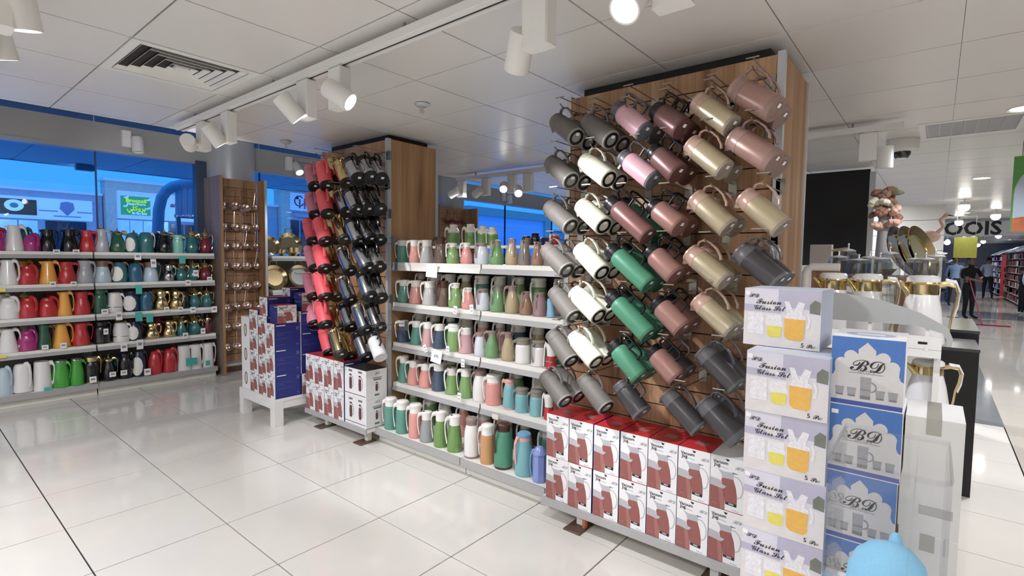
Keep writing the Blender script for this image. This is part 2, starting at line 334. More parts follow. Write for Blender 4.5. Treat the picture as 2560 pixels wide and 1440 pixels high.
for i,y in enumerate((.3,2.6,7.9)):  # invented lamps, added to warm and brighten the street fronts
    t=thing('added_fill_floodlight','added warm fill floodlight under the street canopy, %s along from the near end'%ORD[i],'floodlight',(-13.1,y,3.235),group='added canopy fill floodlights')
    obj('housing',MB().box((-.10,-.14,-.10),(.06,.14,-.0)),m_grey,t); obj('lens',MB().box((-.104,-.12,-.09),(-.10,.12,-.01)),m_lens,t)
    spot('fill_flood_beam',(-13.7,y,2.95),(-20,y+.2,2.2),520,115,.6,.1,(1,.74,.50))
# pipe duct outside
pd=thing('duct_pipes','thick curved duct pipe with four upright pipes outside the window','duct')
P=lambda px,py,x=-14.0: at(px,py,'x',x)
pts=[Vector((P(394,592).x,P(394,592).y,-.1)),P(394,592),P(397,525),P(404,495),P(416,477),P(432,467),P(460,460),P(492,457)]
obj('curved_duct',MB().tube(pts,[.118]*5+[.123,.128,.128],seg=14,up=(1,0,0)),M('grey_blue_duct','b9c0c8',.5,var=.06),pd)
for k,px in enumerate((446,460,474,486)):
    t=P(px,478-k*1.5); bt=P(px,538-k)
    obj('upright_pipe',MB().cyl((bt.x,bt.y,bt.z),(t.x,t.y,t.z+.15),.065),M('pale_pipe','dfe4ea',.45),pd)
t=P(440,541); u=P(496,538); obj('pipe_tray',MB().box((t.x-.1,t.y,t.z-.03),(t.x+.1,u.y,t.z)),m_grey,pd)
bt=P(446,560); obj('support_post',MB().box((t.x-.04,bt.y-.04,-.1),(t.x+.04,bt.y+.04,t.z-.03)),m_grey,pd)
# ------------------------------------------------------------------ ceiling fittings
def track(label, x0, x1, y, z=2.46):
    t=thing('light_track',label,'light track',((x0+x1)/2,y,z)); L=(x1-x0)/2
    obj('rail',MB().box((-L,-.035,0),(L,.035,.035)).box((-L,-.028,-.006),(L,-.010,0)).box((-L,.006,-.006),(L,.028,0)),m_white,t)
    obj('slot',MB().box((-L+.01,-.010,-.002),(L-.01,.006,.001)),m_black,t)
    n=int((x1-x0)/1.2)+1
    for k in range(n):
        x=-L+.3+(2*L-.6)*k/max(1,n-1); obj('hanger',MB().cyl((x,0,.035),(x,0,HC-z+.005),.006,seg=8),m_grey,t)
    return t
track('long white light track over the aisle in front of the tall flask towers',-4.49,3.2,1.47)
track('white light track over the second gondola behind the wood towers',-4.62,-.22,4.55)
track('white light track near the ceiling vent, mostly outside the view',-4.3,-2.30,.27)
hb=MB().cbox((-.055,-.032,-.21),(.055,.032,-.012),.006).box((-.03,-.02,-.012),(.03,.02,.0)).mesh('driver_box')
hc=MB().lathe([(0,.070),(.044,.070),(.047,.066),(.047,-.070),(.041,-.070),(.039,-.052),(0,-.052)],24).mesh('lamp_barrel')
hr=MB().lathe([(.0,-.054),(.039,-.054)],24).mesh('lens')
def head(x,y,z,target,label,watts=SPOT_W,size=62,side=1,lit=True,group='track spotlights',off=None,glow=None):
    t=thing('track_spotlight',label,'spotlight',(x,y,z),group=group)
    obj('driver_box',hb,m_lampw,t)
    c=Vector(off) if off else Vector((.0,-.095*side,-.17))
    d=(Vector(target)-Vector((x,y,z))-c).normalized(); q=(-d).to_track_quat('Z','Y').to_euler()
    h=obj('lamp_barrel',hc,m_lampw,t,c,q); obj('lens',hr,m_lens if lit else m_grey,h)
    obj('swivel_arm',MB().cyl((0,0,c.z),(c.x*.8,c.y*.8,c.z),.014,seg=8),m_lampw,t)
    if lit and watts: spot('spot_beam',Vector((x,y,z))+c+d*.075,target,watts,size)
Zt=2.46
head(-4.04,1.47,Zt,(-7.0,2.8,2.0),'white track spotlight at the window end of the long track, turned to the round column',watts=SPOT_W*1.3)
head(-3.62,1.47,Zt,(-3.45,2.35,.95),'white track spotlight second from the window end, its lens a bright slit',watts=SPOT_W*1.5,size=75,off=(-.02,-.08,-.17))
head(-2.64,1.47,Zt,(-2.2,2.65,.8),'white track spotlight with a square box and thin bright slit, before the lit pair mate',watts=SPOT_W,size=75)
head(-2.33,1.47,Zt,(-.75,2.35,1.15),'white track spotlight whose round lens glows towards the tall flask tower',watts=SPOT_W*2.9,size=66,side=1,off=(.09,-.06,-.17))
head(-1.10,1.47,Zt,(-2.6,2.5,.3),'white track spotlight seen from behind, aimed down beside the tall flask tower',size=75,off=(-.10,.02,-.19))
head(-.62,1.47,Zt,(-.9,-.6,.0),'white track spotlight with a big glaring lens facing the viewer',size=80,off=(-.10,-.05,-.17))
head(-2.40,.27,Zt,(-2.75,.75,.0),'white track spotlight near the vent with a long bright elliptical lens',watts=9,size=85,off=(.02,.05,-.13))
head(-2.78,.27,Zt,(-3.3,.9,0),'white track spotlight near the vent, only its bright tip in view',watts=9,size=85,off=(-.03,.04,-.13))
head(-3.9,.27,Zt,(-6.9,1.1,1.05),'added white track spotlight turned to the window shelves, outside the view',size=70)  # unseen lamp added to light the window shelves
head(-4.55,4.55,Zt,(-6.9,4.0,1.2),'white track spotlight at the window end of the second track',off=(-.08,-.05,-.15))
head(-4.15,4.55,Zt,(-6.9,5.0,1.0),'white track spotlight second from the window end of the second track',off=(-.08,-.05,-.17))
head(-3.75,4.55,Zt,(-1.0,1.0,.0),'white track spotlight on the second track with a large glowing lens',watts=SPOT_W*.6,off=(-.05,-.09,-.15))
head(-3.52,4.55,Zt,(-1.0,1.6,.0),'smaller glowing white spotlight just beneath the large glowing one on the second track',watts=SPOT_W*.4,off=(-.06,-.10,-.21))
head(-1.6,4.55,Zt,(-1.6,5.6,1.0),'white track spotlight of the second track hidden behind the tall tower',size=75)
head(.9,1.47,Zt,(-.35,2.9,1.5),'added white track spotlight over the glassware boxes, outside the view',size=75)  # unseen lamp added to brighten the side of the tallest tower
head(1.7,1.47,Zt,(.4,3.2,1.0),'second added white track spotlight over the glassware boxes, outside the view',size=75)  # another unseen lamp added over the glassware boxes
# lamps fixed to the header beam, facing down
def wall_lamp(y,label,lit):
    t=thing('header_spotlight',label,'spotlight',(-7.335,y,2.93),group='header spotlights')
    obj('driver_box',MB().cbox((0,-.07,-.19),(.07,.02,0),.006),m_lampw,t)
    q=(0,math.radians(-8 if not lit else -40),0)
    h=obj('lamp_barrel',hc,m_lampw,t,(.13,.06,-.16),q,(1.25,1.25,1.25)); obj('lens',hr,m_lens if lit else m_grey,h)
    obj('swivel_arm',MB().cyl((.03,0,-.15),(.13,.06,-.15),.014,seg=8),m_lampw,t)
    if lit: spot('spot_beam',(-7.335+.17,y+.06,2.68),(-5.5,y+.2,0),22,80)
wall_lamp(1.86,'white spotlight on the grey header beam, unlit, over the wall shelves',False)
wall_lamp(3.80,'glowing white spotlight on the header beam beside the round column',True)
wall_lamp(8.6,'small white spotlight on the header beam far behind the second gondola',False)
# ceiling vent
v=thing('ceiling_vent','square four way white louvred air vent set in the ceiling','vent',(CX-.3,CY+.3,HC))
obj('backing',MB().box((-.29,-.29,.05),(.29,.29,.06)),m_black,v)
fr=MB(); o=.298
for (a,b) in (((-o,-o),(o,-.255)),((-o,.255),(o,o)),((-o,-.255),(-.255,.255)),((.255,-.255),(o,.255))): fr.box((a[0],a[1],-.004),(b[0],b[1],.02))
obj('outer_frame',fr,m_white,v)
for k in range(5):
    a=.248-.046*k; b=a-.034
    for ax in range(4):
        q=MB().add([(-a,-a,-.003),(a,-a,-.003),(b,-b,.035),(-b,-b,.035),(-a,-a,.0),(a,-a,.0),(b,-b,.038),(-b,-b,.038)],[(0,1,2,3),(7,6,5,4),(0,4,5,1),(2,6,7,3)])
        obj('louvre',q.mesh('louvre',False),m_white,v,(0,0,0),(0,0,ax*PI/2))
obj('centre_plate',MB().box((-.03,-.03,.0),(.03,.03,.02)),m_white,v)
v2=thing('ceiling_vent','far white louvred vent over the mall aisle','vent',(.15,5.15,HC))
for k in range(7): obj('louvre',MB().add([(-.25+.07*k,-.25,-.004),(-.21+.07*k,-.25,.03),(-.21+.07*k,.25,.03),(-.25+.07*k,.25,-.004)],[(0,1,2,3)]).mesh('louvre',False),m_white,v2)
obj('outer_frame',MB().box((-.3,-.3,-.006),(.3,-.26,.0)).box((-.3,.26,-.006),(.3,.3,.0)).box((-.3,-.26,-.006),(-.26,.26,.0)).box((.26,-.26,-.006),(.3,.26,.0)),m_white,v2)
obj('backing',MB().box((-.26,-.26,-.001),(.26,.26,-.0005)),m_grey,v2)
for (x,y,l) in ((-2.669,2.294,'chrome ceiling sprinkler in front of the first wood tower'),(-4.51,2.306,'chrome ceiling sprinkler near the window recess')):
    s=thing('sprinkler_head',l,'sprinkler',(x,y,HC))
    obj('rosette',MB().lathe([(0,0),(.045,-.002),(.05,-.008),(.035,-.022),(.012,-.026),(0,-.026)],20),m_alu,s)
    obj('nozzle',MB().lathe([(.008,-.02),(.010,-.05),(.016,-.055),(.016,-.062),(0,-.064)],12).cyl((.014,0,-.03),(.012,0,-.055),.003,seg=6).cyl((-.014,0,-.03),(-.012,0,-.055),.003,seg=6),m_alu,s)
dc=thing('dome_camera','white dome security camera under the ceiling, dark glass bubble','camera',(-.263,5.395,HC))
obj('housing',MB().lathe([(0,0),(.11,0),(.115,-.01),(.11,-.085),(.095,-.1),(0,-.1)],24),m_white,dc)
obj('bubble',MB().lathe([(.062,-.095),(.06,-.12),(.04,-.15),(0,-.16)],20),M('dark_bubble','2a2a2e',.05,coat=1),dc)
cl=thing('clamp_lamp','white cylinder spotlight hanging beside the tall wood tower','spotlight',(-.42,4.55,2.46))
obj('driver_box',hb,m_lampw,cl); h=obj('lamp_barrel',hc,m_lampw,cl,(.10,.02,-.19),(.1,0,0),(1.1,1.1,1.1)); obj('lens',hr,m_grey,h); obj('swivel_arm',MB().cyl((0,0,-.16),(.08,.02,-.16),.014,seg=8),m_lampw,cl)
# recessed downlights (round, set in the ceiling) and the added fill ones
dl_r=MB().lathe([(.075,-.001),(.092,-.006),(.092,0)],24).mesh('trim_ring'); dl_l=MB().lathe([(0,-.002),(.076,-.002)],24).mesh('diffuser')
def downlight(x,y,label,watts=DOWN_W):
    t=thing('recessed_or_fill_downlight',label,'downlight',(x,y,HC),group='round recessed downlights')
    obj('trim_ring',dl_r,m_white,t); obj('diffuser',dl_l,m_lens,t)
    if watts: disk('downlight_beam',(x,y,HC-.012),watts,.14)
downlight(.40,4.75,'round recessed downlight over the mall aisle, cut by the picture edge')
downlight(.37,8.35,'round recessed downlight over the mall aisle, farther on')
n=0
for (x,y) in ((-5.0+.6,-.6),(-3.0,-.9),(-1.2,-.9),(.8,-.6),(-4.3,-2.8),(-2.2,-2.8),(0,-2.8),(2.2,-1.6),(2.4,.6),(2.4,3.2),(-2.9,6.2),(-1.0,7.2),(-3.2,9.2),(1.6,6.5),(1.8,11.5),(.4,14),(2.2,16.5),(.6,19.5),(2.2,23),(.8,27),(2.4,31),(1.2,35)):
    downlight(x,y,'added round fill downlight, %s in the store ceiling grid beyond the tracks'%(ORD[n] if n<20 else ORD[n-20]+' last'),DOWN_W*(1 if y<4 else 1.3)); n+=1  # invented ceiling lamps, added as general fill for the store
# ------------------------------------------------------------------ wood slatwall towers
def tower(label, x0, x1, y0, y1, ztop=2.485, slats_side=False):
    t=thing('slatwall_tower',label,'display stand',((x0+x1)/2,y0,0))
    cx=(x0+x1)/2; L=(x1-x0)/2; D=y1-y0
    obj('core',MB().box((-L+.03,.02,.0),(L-.03,D-.02,ztop-.02)).box((-L+.08,.06,ztop-.02),(L-.08,D-.06,HC-.002)),m_black,t)  # upper block is black to stand in for shade in the ceiling gap
    n=24; h=(ztop-.03)/n
    me=MB().box((-L+.032,-.001,.003),(L-.032,.022,h-.003)).mesh('slat',False)
    for k in range(n): obj('slat',me,m_wood,t,(0,0,.02+h*k))
    for sx in (-1,1):
        obj('corner_profile',MB().box((min(sx*L,sx*(L-.032)),-.006,0),(max(sx*L,sx*(L-.032)),.03,ztop)),m_alu,t)
        obj('corner_profile',MB().box((min(sx*L,sx*(L-.025)),D-.03,0),(max(sx*L,sx*(L-.025)),D,ztop)),m_alu,t)
        obj('side_panel',MB().box((min(sx*(L-.008),sx*(L-.03)),.03,.02),(max(sx*(L-.008),sx*(L-.03)),D-.03,ztop-.004)),m_wood2,t)
    obj('back_panel',MB().box((-L+.025,D-.02,.02),(L-.025,D-.004,ztop-.004)),m_wood2,t)
    return t
tower('tall wood slatwall tower with pink, gold and chrome flasks on pegs',-4.51,-3.50,2.65,3.20)
tower('tallest wood slatwall tower hung with grey, cream, green and gold flasks',-1.76,-.575,2.65,3.24)
def box_shelf(label,x0,x1,y0,legs):
    t=thing('low_box_shelf',label,'shelf',((x0+x1)/2,y0,0)); L=(x1-x0)/2; D=2.644-y0
    obj('shelf_board',MB().box((-L,.006,.10),(L,D,.128)),m_cream,t); obj('front_rail',MB().box((-L,-.006,.088),(L,.006,.132)),m_rail,t)
    for lx in legs:
        l=obj('leg',MB().box((lx-(x0+x1)/2-.02,.06,.008),(lx-(x0+x1)/2+.02,.10,.10)),m_cream,t)
        obj('foot_plate',MB().cbox((lx-(x0+x1)/2-.055,-.03,.0005),(lx-(x0+x1)/2+.055,.13,.010),.004),M('brown_foot_plate','5b4638',.4,var=.1),l)
    return t
box_shelf('low white shelf under the white and brown flask cartons',-4.40,-3.46,2.40,(-4.15,-3.55))
box_shelf('low white shelf under the red jug cartons',-1.73,-.60,2.40,(-1.50,-.75))
obj_or=thing('leg_cover','orange brown plastic strip on the leg of the red carton shelf','leg cover',(-1.462,2.452,.011)); obj('strip',MB().tube([(0,0,0),(.004,0,.045),(0,0,.09)],.012,.022,seg=8,up=(0,1,0)),M('orange_strip','c8703a',.4),obj_or)
# ------------------------------------------------------------------ shelf units
def shelf_board(mb_l, depth, L, z, lip=.028, ch=.032):
    """one shelf: board with a cream lip and a grey price channel, front at y=0"""
def shelf_unit(name,label,origin,rz,L,tops,depths,base_front,back_z,cream_row=(),joint=True,backmat=None):
    """front plane y=0, items stand towards +y, x from 0 to L"""
    t=thing(name,label,'shelf',origin,(0,0,rz)); D=max(depths)+.0
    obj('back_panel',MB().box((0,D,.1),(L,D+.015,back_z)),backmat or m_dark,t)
    for x in (.0,L-.03): obj('upright',MB().box((x,D-.01,.0),(x+.03,D+.03,back_z+.02)),m_rail,t)
    for k,(z,d) in enumerate(zip(tops,depths)):
        f=D-d
        s=obj('shelf',MB().box((.004,f+.004,z-.026),(L-.004,D,z)).box((.004,f,z-.03),(L-.004,f+.01,z+.002)),m_cream,t)
        obj('price_rail',MB().add([(.004,f-.001,z-.028),(L-.004,f-.001,z-.028),(L-.004,f-.014,z-.064),(.004,f-.014,z-.064),(.004,f+.012,z-.028),(L-.004,f+.012,z-.028),(L-.004,f+.004,z-.066),(.004,f+.004,z-.066)],[(0,3,2,1),(4,5,6,7),(3,7,6,2),(0,4,7,3),(1,2,6,5)]),m_cream if k in cream_row else m_rail,s)
        for x in (.012,L-.018): obj('bracket',MB().prism([(0,0),(0,0)],0,0) if False else MB().box((x,f+.05,z-.06),(x+.006,D,z-.026)),m_rail,s)
    zb=.125; f=D-base_front
    b=obj('base_shelf',MB().box((.002,f,zb-.02),(L-.002,D,zb)),m_cream,t)
    obj('front_channel',MB().box((.002,f-.012,zb-.05),(L-.002,f,zb+.004)),m_rail,b)
    obj('kick_board',MB().box((.002,f+.05,.002),(L-.002,f+.062,zb-.02)),m_cream,t)
    return t
GT=(1.47,1.137,.803,.465)
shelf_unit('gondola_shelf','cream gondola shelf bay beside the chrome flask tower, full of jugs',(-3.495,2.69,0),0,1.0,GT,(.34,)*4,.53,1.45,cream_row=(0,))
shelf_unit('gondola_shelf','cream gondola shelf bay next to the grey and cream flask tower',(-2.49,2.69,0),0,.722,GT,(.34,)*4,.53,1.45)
RZ=at(*(940+735/3.79,480+512/3.79),'y',2.97).z
rear=thing('rear_shelf','narrow raised shelf board behind the top row of jugs','shelf',(-2.6,2.88,0)); obj('shelf_board',MB().box((-.85,.0,RZ-.02),(.82,.145,RZ-.0005)),m_cream,rear); obj('upright',MB().box((-.85,.12,1.4705),(-.82,.145,RZ-.02)).box((.79,.12,1.4705),(.82,.145,RZ-.02)),m_rail,rear)
LT=(1.525,1.197,.866,.540)
m_lback=M('grey_back_panel','77746f',.6)
for (y0,L,lab) in ((-1.0,1.215,'white wall shelf bay nearest the camera, mostly outside the view'),(.225,1.18,'white wall shelf bay of white, red and yellow jugs under the window'),(1.412,1.178,'white wall shelf bay of teal and gold coffee pots under the window')):
    shelf_unit('shelf_bay',lab,(-6.87,y0,0),PI/2,L,LT,(.40,)*4,.42,1.50,backmat=m_lback)
shelf_unit('shelf_bay','white wall shelf bay of gold trays past the rose gold ladle niche',(-6.87,3.30,0),PI/2,1.9,(1.50,1.04,.6),(.40,)*3,.42,1.46,backmat=m_lback)
# ------------------------------------------------------------------ wood niches with ladles and the round column behind
def niche(label, y0, y1, xf, xb, ztop):
    t=thing('ladle_niche',label,'display stand',(0,0,0))
    obj('side_panel',MB().box((xb-.35,y0,.0),(xf-.02,y0+.028,ztop)),m_woodg,t); obj('side_edge',MB().box((xf-.02,y0,0),(xf,y0+.030,ztop)),m_wood2,t)
    obj('side_panel',MB().box((xb,y1-.028,0),(xf-.015,y1,ztop)),m_wood2,t); obj('side_edge',MB().box((xf-.015,y1-.03,0),(xf,y1,ztop)),m_alu,t)
    n=22; h=ztop/n; me=MB().box((xb-.02,y0+.03,.003),(xb,y1-.03,h-.003)).mesh('slat',False)
    for k in range(n): obj('slat',me,m_wood2,t,(0,0,h*k))
    obj('core',MB().box((xb-.04,y0+.03,0),(xb-.021,y1-.03,ztop-.01)),m_black,t)
    obj('bottom_rail',MB().box((xb,y0+.03,.10),(xf-.06,y1-.03,.13)),m_alu,t)
    return t
niche('narrow wood niche against the window with rose gold ladles on hooks',2.645,3.215,-6.80,-7.02,2.485)
niche('farther wood niche behind the second gondola, dark red ladles inside',6.25,7.25,-6.80,-7.05,2.44)
struct('column_1',MB().lathe([(.30,0),(.30,3.3)],40,c=(-7.34,2.98,0)),m_alu)
struct('column_2',MB().lathe([(.30,0),(.30,3.3)],40,c=(-7.36,7.0,0)),m_alu)
bowl=MB().lathe([(0,-.036),(.022,-.034),(.042,-.022),(.054,0),(.0525,0),(.040,-.020),(.020,-.031),(0,-.033)],18).xf(Matrix.Translation((0,0,.03))@Matrix.Rotation(math.radians(58),4,'Y')).mesh('bowl')
hnd=MB().tube([(-.016,0,.07),(-.010,0,.11),(.0,0,.20),(.0,0,.225),(-.012,0,.232)],[.007,.0055,.0055,.006,.004],[.0035,.003,.003,.003,.003],seg=6).mesh('handle')
hk=MB().tube([(0,0,0),(.13,0,0),(.145,0,.012)],.0028,seg=6).mesh('hook')
def ladles(ys,zs,xb,mat,what,place,skip=()):
    for r,z in enumerate(zs):
        for c,y in enumerate(ys):
            if (r,c) in skip: continue
            p=thing('peg_hook','zinc peg hook, %s row down, %s along, %s'%(ORD[r],ORD[c],place),'hook',(xb,y,z),group='peg hooks in '+place); obj('hook',hk,m_wire,p)
            for k in range(2):
                s=1+random.uniform(-.06,.1)
                t=thing('ladle','%s ladle %s on its hook, %s row down, %s along, %s'%(what,('outermost','innermost')[k],ORD[r],ORD[c],place),'ladle',(xb+.125-.055*k,y+random.uniform(-.008,.008),z-.235*s),(random.uniform(-.10,.10),0,random.uniform(-.5,.5)),'ladles in '+place,(s,s,s))
                obj('bowl',bowl,mat,t); obj('handle',hnd,mat,t)
ladles((2.74,2.86,2.98,3.10),(2.33,2.07,1.83,1.58,1.32,1.06),-7.02,m_rose,'rose gold','the wood niche')
ladles((2.74,2.86),(.80,.54),-7.02,m_rose,'rose gold','the niche foot')
ladles((6.6,6.8,7.0),(2.38,),-7.05,M('dark_red_enamel','8c1f2b',.2,coat=1),'dark red','the far niche')
# ------------------------------------------------------------------ jugs, flasks and pots (unit size: height 1, widest radius 1 in x,y -> scaled per copy)
K={}
def strap(path,w=.10,t=.05): return MB().tube([(x,0,z) for x,z in path],t,w,seg=8,up=(0,1,0))
def kind(name,*parts): K[name]=[(n,mb.mesh(n),k) for n,mb,k in parts]
def arc(x0,x1,z0,z1,n=7): return [(x0+(x1-x0)*math.sin(PI*i/(n-1)),z0+(z1-z0)*i/(n-1)) for i in range(n)]
tagbox=lambda z,x=1.02: MB().box((x,-.14,z-.1),(x+.02,.14,z+.1))
kind('carafe',
 ('body',MB().lathe([(0,0),(.93,0),(1,.02),(1,.10),(.985,.25),(.90,.45),(.78,.60),(.70,.70),(.69,.73)],24),'b'),
 ('collar',MB().lathe([(.70,.725),(.72,.74),(.70,.82),(.70,.93),(.73,.945),(.72,.975),(.66,.995),(0,1.0)],24),'t'),
 ('handle',strap([(.66,.92),(.95,.925),(1.22,.88),(1.32,.76),(1.28,.55),(1.16,.36),(1.06,.25)],.15,.065),'t'),
 ('spout',MB().add([(-.62,-.2,.86),(-.62,.2,.86),(-.95,0,.95),(-.62,-.24,.97),(-.62,.24,.97)],[(0,2,1),(3,4,2),(0,3,2),(1,2,4)]),'t'),
 ('button',MB().lathe([(.16,.99),(.16,1.01),(0,1.015)],12,c=(.42,0,0)),'k'))
kind('straight',
 ('body',MB().lathe([(0,0),(.95,0),(1,.02),(1,.55),(.96,.68),(.86,.74)],24),'b'),
 ('collar',MB().lathe([(.87,.735),(.84,.78),(.84,.90),(.9,.905),(.92,.945),(.9,.97),(.8,.99),(0,1.0)],24),'t'),
 ('handle',strap([(.80,.86),(1.08,.865),(1.28,.82),(1.36,.70),(1.33,.5),(1.22,.3),(1.1,.2)],.14,.07),'t'),
 ('spout',MB().add([(-.78,-.2,.82),(-.78,.2,.82),(-1.08,0,.93),(-.8,-.26,.95),(-.8,.26,.95)],[(0,2,1),(3,4,2),(0,3,2),(1,2,4)]),'t'))
kind('vase',
 ('body',MB().lathe([(0,0),(.86,0),(.92,.02),(1,.14),(1,.28),(.90,.46),(.72,.62),(.58,.74),(.54,.80)],24),'b'),
 ('collar',MB().lathe([(.55,.79),(.54,.88),(.60,.94),(.64,.955),(.5,.985),(.2,1.0),(0,1.0)],24),'t'),
 ('handle',strap([(.52,.93),(.86,.94),(1.12,.89),(1.22,.76),(1.20,.55),(1.16,.34)],.14,.06),'t'),
 ('spout',MB().add([(-.5,-.2,.84),(-.5,.2,.84),(-.88,0,.985),(-.52,-.22,.96),(-.52,.22,.96)],[(0,2,1),(3,4,2),(0,3,2),(1,2,4)]),'t'))
kind('thermos',
 ('body',MB().lathe([(0,.05),(.97,.05),(1,.08),(1,.52),(.93,.66),(.80,.76),(.70,.81)],24),'b'),
 ('base_ring',MB().lathe([(0,0),(.92,0),(.97,.02),(.97,.052)],24),'t'),
 ('cap',MB().lathe([(.71,.80),(.72,.88),(.78,.89),(.78,.95),(.66,.985),(.3,1.0),(0,1.0)],24),'t'),
 ('handle',strap([(.68,.90),(1.0,.93),(1.16,.86),(1.16,.72),(1.14,.5),(1.12,.36)],.14,.07),'t'))
kind('urn',   # big round shoulder jug with a flat lid
 ('body',MB().lathe([(0,0),(.9,0),(.95,.03),(1,.2),(1,.42),(.92,.6),(.74,.74),(.70,.82)],24),'b'),
 ('base_ring',MB().lathe([(0,-.0),(.86,0),(.92,.035),(.95,.037)],24),'t'),
 ('collar',MB().lathe([(.71,.81),(.70,.9),(.72,.9)],24),'t'),
 ('lid',MB().lathe([(.74,.90),(.76,.92),(.74,.96),(.5,.995),(0,1.0)],24),'c'),
 ('handle',strap([(.62,.86),(.98,.87),(1.2,.76),(1.22,.58),(1.12,.40),(1.05,.32)],.16,.06),'t'))
kind('cone',
 ('body',MB().lathe([(0,0),(.97,0),(1,.03),(.97,.12),(.80,.45),(.62,.80),(.56,.93)],24),'b'),
 ('lid',MB().lathe([(.56,.925),(.57,.97),(.5,1.0),(0,1.0)],24),'b'),
 ('handle',strap([(.50,.95),(.8,.97),(1.05,.90),(1.18,.72),(1.22,.5),(1.16,.3),(1.0,.2)],.17,.08),'t'),
 ('spout',MB().add([(-.5,-.2,.80),(-.5,.2,.80),(-.92,0,.985),(-.5,-.24,.98),(-.5,.24,.98)],[(0,2,1),(3,4,2),(0,3,2),(1,2,4)]),'b'))
kind('squat',
 ('body',MB().lathe([(0,0),(.96,0),(1,.03),(1,.42),(.95,.58),(.80,.74),(.66,.84)],24),'b'),
 ('lid',MB().lathe([(.67,.83),(.62,.93),(.4,.985),(0,1.0)],24),'b'),
 ('handle',strap([(.30,.97),(.62,.99),(.92,.92),(1.08,.74),(1.10,.5),(1.0,.36)],.22,.09),'b'))
kind('dallah',
 ('body',MB().lathe([(0,0),(.72,0),(.78,.02),(.74,.05),(.90,.12),(1,.22),(.96,.33),(.76,.47),(.58,.57),(.52,.62)],24),'b'),
 ('neck',MB().lathe([(.53,.615),(.60,.64),(.56,.68),(.64,.70),(.70,.73),(.66,.75)],24),'t'),
 ('lid',MB().lathe([(.68,.745),(.60,.79),(.38,.84),(.14,.865),(.09,.885),(.15,.91),(.12,.935),(.05,.95),(.06,.97),(.02,.99),(0,1.0)],20),'t'),
 ('handle',strap([(.56,.68),(.95,.74),(1.25,.70),(1.32,.56),(1.18,.40),(1.22,.26),(1.05,.16)],.09,.06),'t'),
 ('spout',MB().tube([(-.45,0,.56),(-.80,0,.60),(-1.05,0,.70),(-1.30,0,.74)],[.06,.05,.035,.02],[.2,.15,.10,.05],seg=8,up=(0,1,0)),'t'))
kind('bulbpot',   # bright metal pot, narrow waist under a wide shoulder band
 ('body',MB().lathe([(0,0),(.80,0),(.90,.02),(1,.16),(.98,.32),(.84,.48),(.66,.58),(.62,.64),(.72,.72),(.78,.80),(.72,.90)],24),'b'),
 ('lid',MB().lathe([(.73,.89),(.60,.95),(.25,.98),(0,1.0)],20),'b'),
 ('handle',strap([(.74,.86),(1.05,.86),(1.22,.72),(1.20,.5),(1.02,.34)],.09,.07),'b'),
 ('spout',MB().tube([(-.7,0,.76),(-.95,0,.84),(-1.1,0,.93)],[.06,.05,.03],[.2,.15,.08],seg=8,up=(0,1,0)),'b'))
def half_moon():
    m=MB(); vs=[]; n=14; prof=[(0,.95),(.15,1.0),(.55,1.0),(.75,.93),(.88,.78)]
    def R(z):
        for (z0,r0),(z1,r1) in zip(prof[:-1],prof[1:]):
            if z<=z1: return r0+(r1-r0)*(z-z0)/(z1-z0)
        return .78
    for i in range(n+1):
        u=-1+2*i/n; a=math.radians(-118)+u*math.radians(52); h=.36*math.sqrt(max(0,1-u*u))
        for j in range(7):
            z=.42+h*(-1+2*j/6); r=R(z)+.012; vs.append((r*math.cos(a),r*math.sin(a),z))
    m.add(vs,[(i*7+j,(i+1)*7+j,(i+1)*7+j+1,i*7+j+1) for i in range(n) for j in range(6)]); return m
kind('oval',  # oval jug with a pale half-moon panel on its side
 ('body',MB().lathe([(0,0),(.90,0),(.95,.02),(1,.15),(1,.55),(.93,.75),(.78,.88),(.70,.93)],24),'b'),
 ('lid',MB().lathe([(.70,.925),(.66,.97),(.4,1.0),(0,1.0)],20),'b'),
 ('panel',half_moon(),'c'),
 ('handle',strap([(.5,.95),(.86,.95),(1.12,.84),(1.18,.62),(1.10,.38),(1.0,.28)],.12,.07),'t'))
kind('twotone',
 ('body',MB().lathe([(0,0),(.97,0),(1,.02),(1,.26)],24),'b'),
 ('band',MB().lathe([(1,.26),(1.02,.265),(1.02,.30),(1,.305)],24),'c'),
 ('upper_body',MB().lathe([(1,.305),(1,.56),(.93,.72),(.80,.88),(.78,.96),(.6,1.0),(0,1.0)],24),'b'),
 ('handle',strap([(.75,.90),(1.05,.88),(1.25,.72),(1.22,.5),(1.05,.34)],.16,.08),'t'))
kind('kettle',
 ('body',MB().lathe([(0,.04),(.98,.04),(1,.06),(.98,.3),(.90,.62),(.80,.86),(.70,.94)],24),'b'),
 ('base_ring',MB().lathe([(0,0),(.9,0),(.96,.02),(.97,.042)],24),'c'),
 ('lid',MB().lathe([(.70,.935),(.62,.98),(.3,1.0),(0,1.0)],20),'t'),
 ('handle',strap([(.45,.97),(.85,.985),(1.12,.9),(1.22,.65),(1.18,.36),(1.02,.24)],.16,.09),'t'),
 ('spout',MB().add([(-.72,-.22,.78),(-.72,.22,.78),(-1.02,0,.93),(-.66,-.28,.95),(-.66,.28,.95)],[(0,2,1),(3,4,2),(0,3,2),(1,2,4)]),'b'))
kind('pitcher',   # tall straight white pitcher
 ('body',MB().lathe([(0,0),(.98,0),(1,.02),(.92,.5),(.82,.96),(.80,1.0),(.76,1.0),(.72,.94),(0,.93)],24),'b'),
 ('handle',strap([(.78,.93),(1.1,.93),(1.28,.8),(1.26,.5),(1.12,.24),(.98,.2)],.16,.09),'b'))
